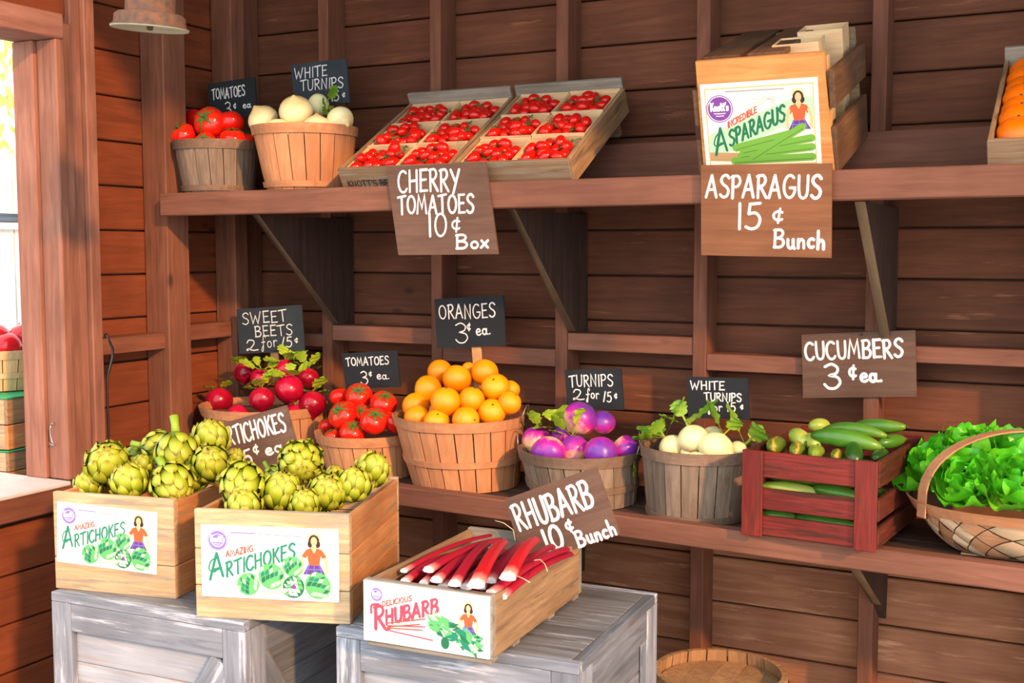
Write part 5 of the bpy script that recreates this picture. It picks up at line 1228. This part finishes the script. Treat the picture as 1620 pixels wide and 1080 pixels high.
G().tube([(.002, -.012, -.002), (.0, -.014, -.010), (-.001, -.013, -.030), (.004, -.013, -.046), (.012, -.010, -.054), (.004, -.012, -.055), (-.006, -.012, -.051)], .0016, 8).build('hook_arm', wire_m, HK)

# ---------------------------------------------------------------- outside the window
ot = thing('outdoor_table', 'pale weathered table outside under the stacked crates', 'table', (-2.98, -0.62, 0))
for i in range(5): board('top_board', ot, gray_y, -.26 + i * .102, -.16 + i * .102, -.95, .95, .735, .760)
for x in (-.22, .20):
    for y in (-.85, .85): board('leg', ot, gray_z, x, x + .05, y, y + .05, 0, .734)
green_m = plain('green_edge', srgb(20, 150, 90), 0.5)
def outcrate(label, z, h):
    t = thing('produce_crate', label, 'crate', (-3.12, -.70, z), (0, 0, R(8)), 'green edged crates outside')
    for k_, (a, b) in enumerate(((0, h * .46), (h * .48, h * .96))):
        board('side_board', t, old_y if k_ else crate_y, .36, .372, 0, .52, a, b); board('side_board', t, crate_y, 0, .012, 0, .52, a, b)
        board('end_board', t, crate_x, .0125, .3595, 0, .014, a, b); board('end_board', t, crate_x, .0125, .3595, .506, .52, a, b)
    board('green_rim', t, green_m, -.002, .374, -.003, .523, h * .962, h); board('bottom_board', t, crate_y, .013, .359, .015, .505, 0, .01)
    return t
outcrate('lower green edged wooden crate outside the window', .762, .115); outcrate('upper green edged wooden crate outside the window', .880, .150)
pc = at(-8, 460, x=-2.97)
bkt = basket('pale tan basket of red apples on the crates outside', (-2.96, pc.y), 1.033, .150, .120, .120, st=light_x if False else wood('pale_stave', srgb(206, 168, 118), srgb(232, 200, 152), 'z', knots=False, vary=.06), hp=light_x, hoops=(1.0, .45))
app_me = globe(sphprof(12, .92, .14), 20, 5, .02, .01, 9).mesh('apple_body', gradz('red_apple_skin', [(0, srgb(196, 24, 40)), (1, srgb(214, 20, 30))], .2))
for i, (dx, dy, dz, r) in enumerate(((.055, .045, .150, .046), (.07, -.03, .128, .045), (-.02, .0, .150, .045), (.03, .09, .124, .042), (-.06, .06, .13, .044), (0, -.08, .13, .045))):
    produce('apple', 'red apple %s in the basket outside' % ('topmost', 'at the right rim', 'in the middle', 'at the rear right', 'at the rear left', 'at the front')[i], app_me, r, Vector((-2.96 + dx, pc.y + dy, 1.033 + dz)), (random.uniform(-.3, .3), -.2, 1), 'apples in the outside basket', [('stem_end', nub_me)])
fe = thing('picket_fence', 'white board fence outside beyond the window', 'fence', (-5.2, 0, 0))
fw_m = wood('white_fence', srgb(226, 216, 204), srgb(246, 240, 232), 'z', knots=False, vary=.05)
for i in range(26): board('picket', fe, fw_m, -.012, .012, -.4 + i * .165, -.4 + i * .165 + .158, 0.05, 1.95)
for z in (.35, 1.55): board('rail', fe, fw_m, .013, .05, -.4, 3.89, z, z + .09)
for y in (-.36, 1.6, 3.8): board('fence_post', fe, fw_m, -.10, -.013, y, y + .09, 0, 2.0)
sh = thing('side_shelf', 'grey shelf fixed outside the window above the apples', 'shelf', (-3.9, .3, 1.555))
board('shelf_board', sh, gray_y, -.12, .12, -1.2, 1.2, 0, .03); board('bracket', sh, gray_z, -.02, .02, -1.0, -.96, -1.555, -.001); board('bracket', sh, gray_z, -.02, .02, .96, 1.0, -1.555, -.001)
tree = thing('willow_tree', 'hanging green and white foliage beyond the fence', 'tree', (-7.6, 1.9, 0))
G().tube([(0, 0, 0), (.05, 0, 1.6), (-.05, .1, 3.2)], [.14, .11, .07], 10).build('trunk', plain('bark', srgb(120, 100, 80), .9, noise=.3), tree)
g = G(); rr = random.Random(11)
for _ in range(2600):
    x, y, z = rr.gauss(.2, .55), rr.gauss(0, .9), rr.uniform(1.75, 3.9); L = rr.uniform(.05, .12); a = rr.uniform(0, 6)
    d = Vector((math.cos(a) * .4, math.sin(a) * .4, -1)).normalized() * L; s_ = d.orthogonal().normalized() * L * .22
    c = Vector((x, y, z)); g.add([c, c + d * .5 + s_, c + d, c + d * .5 - s_], [(0, 1, 2, 3)])
g.build('foliage', plain('pale_foliage', srgb(150, 180, 90), .6, col2=srgb(190, 200, 120), nscale=2), tree)['kind'] = 'stuff'
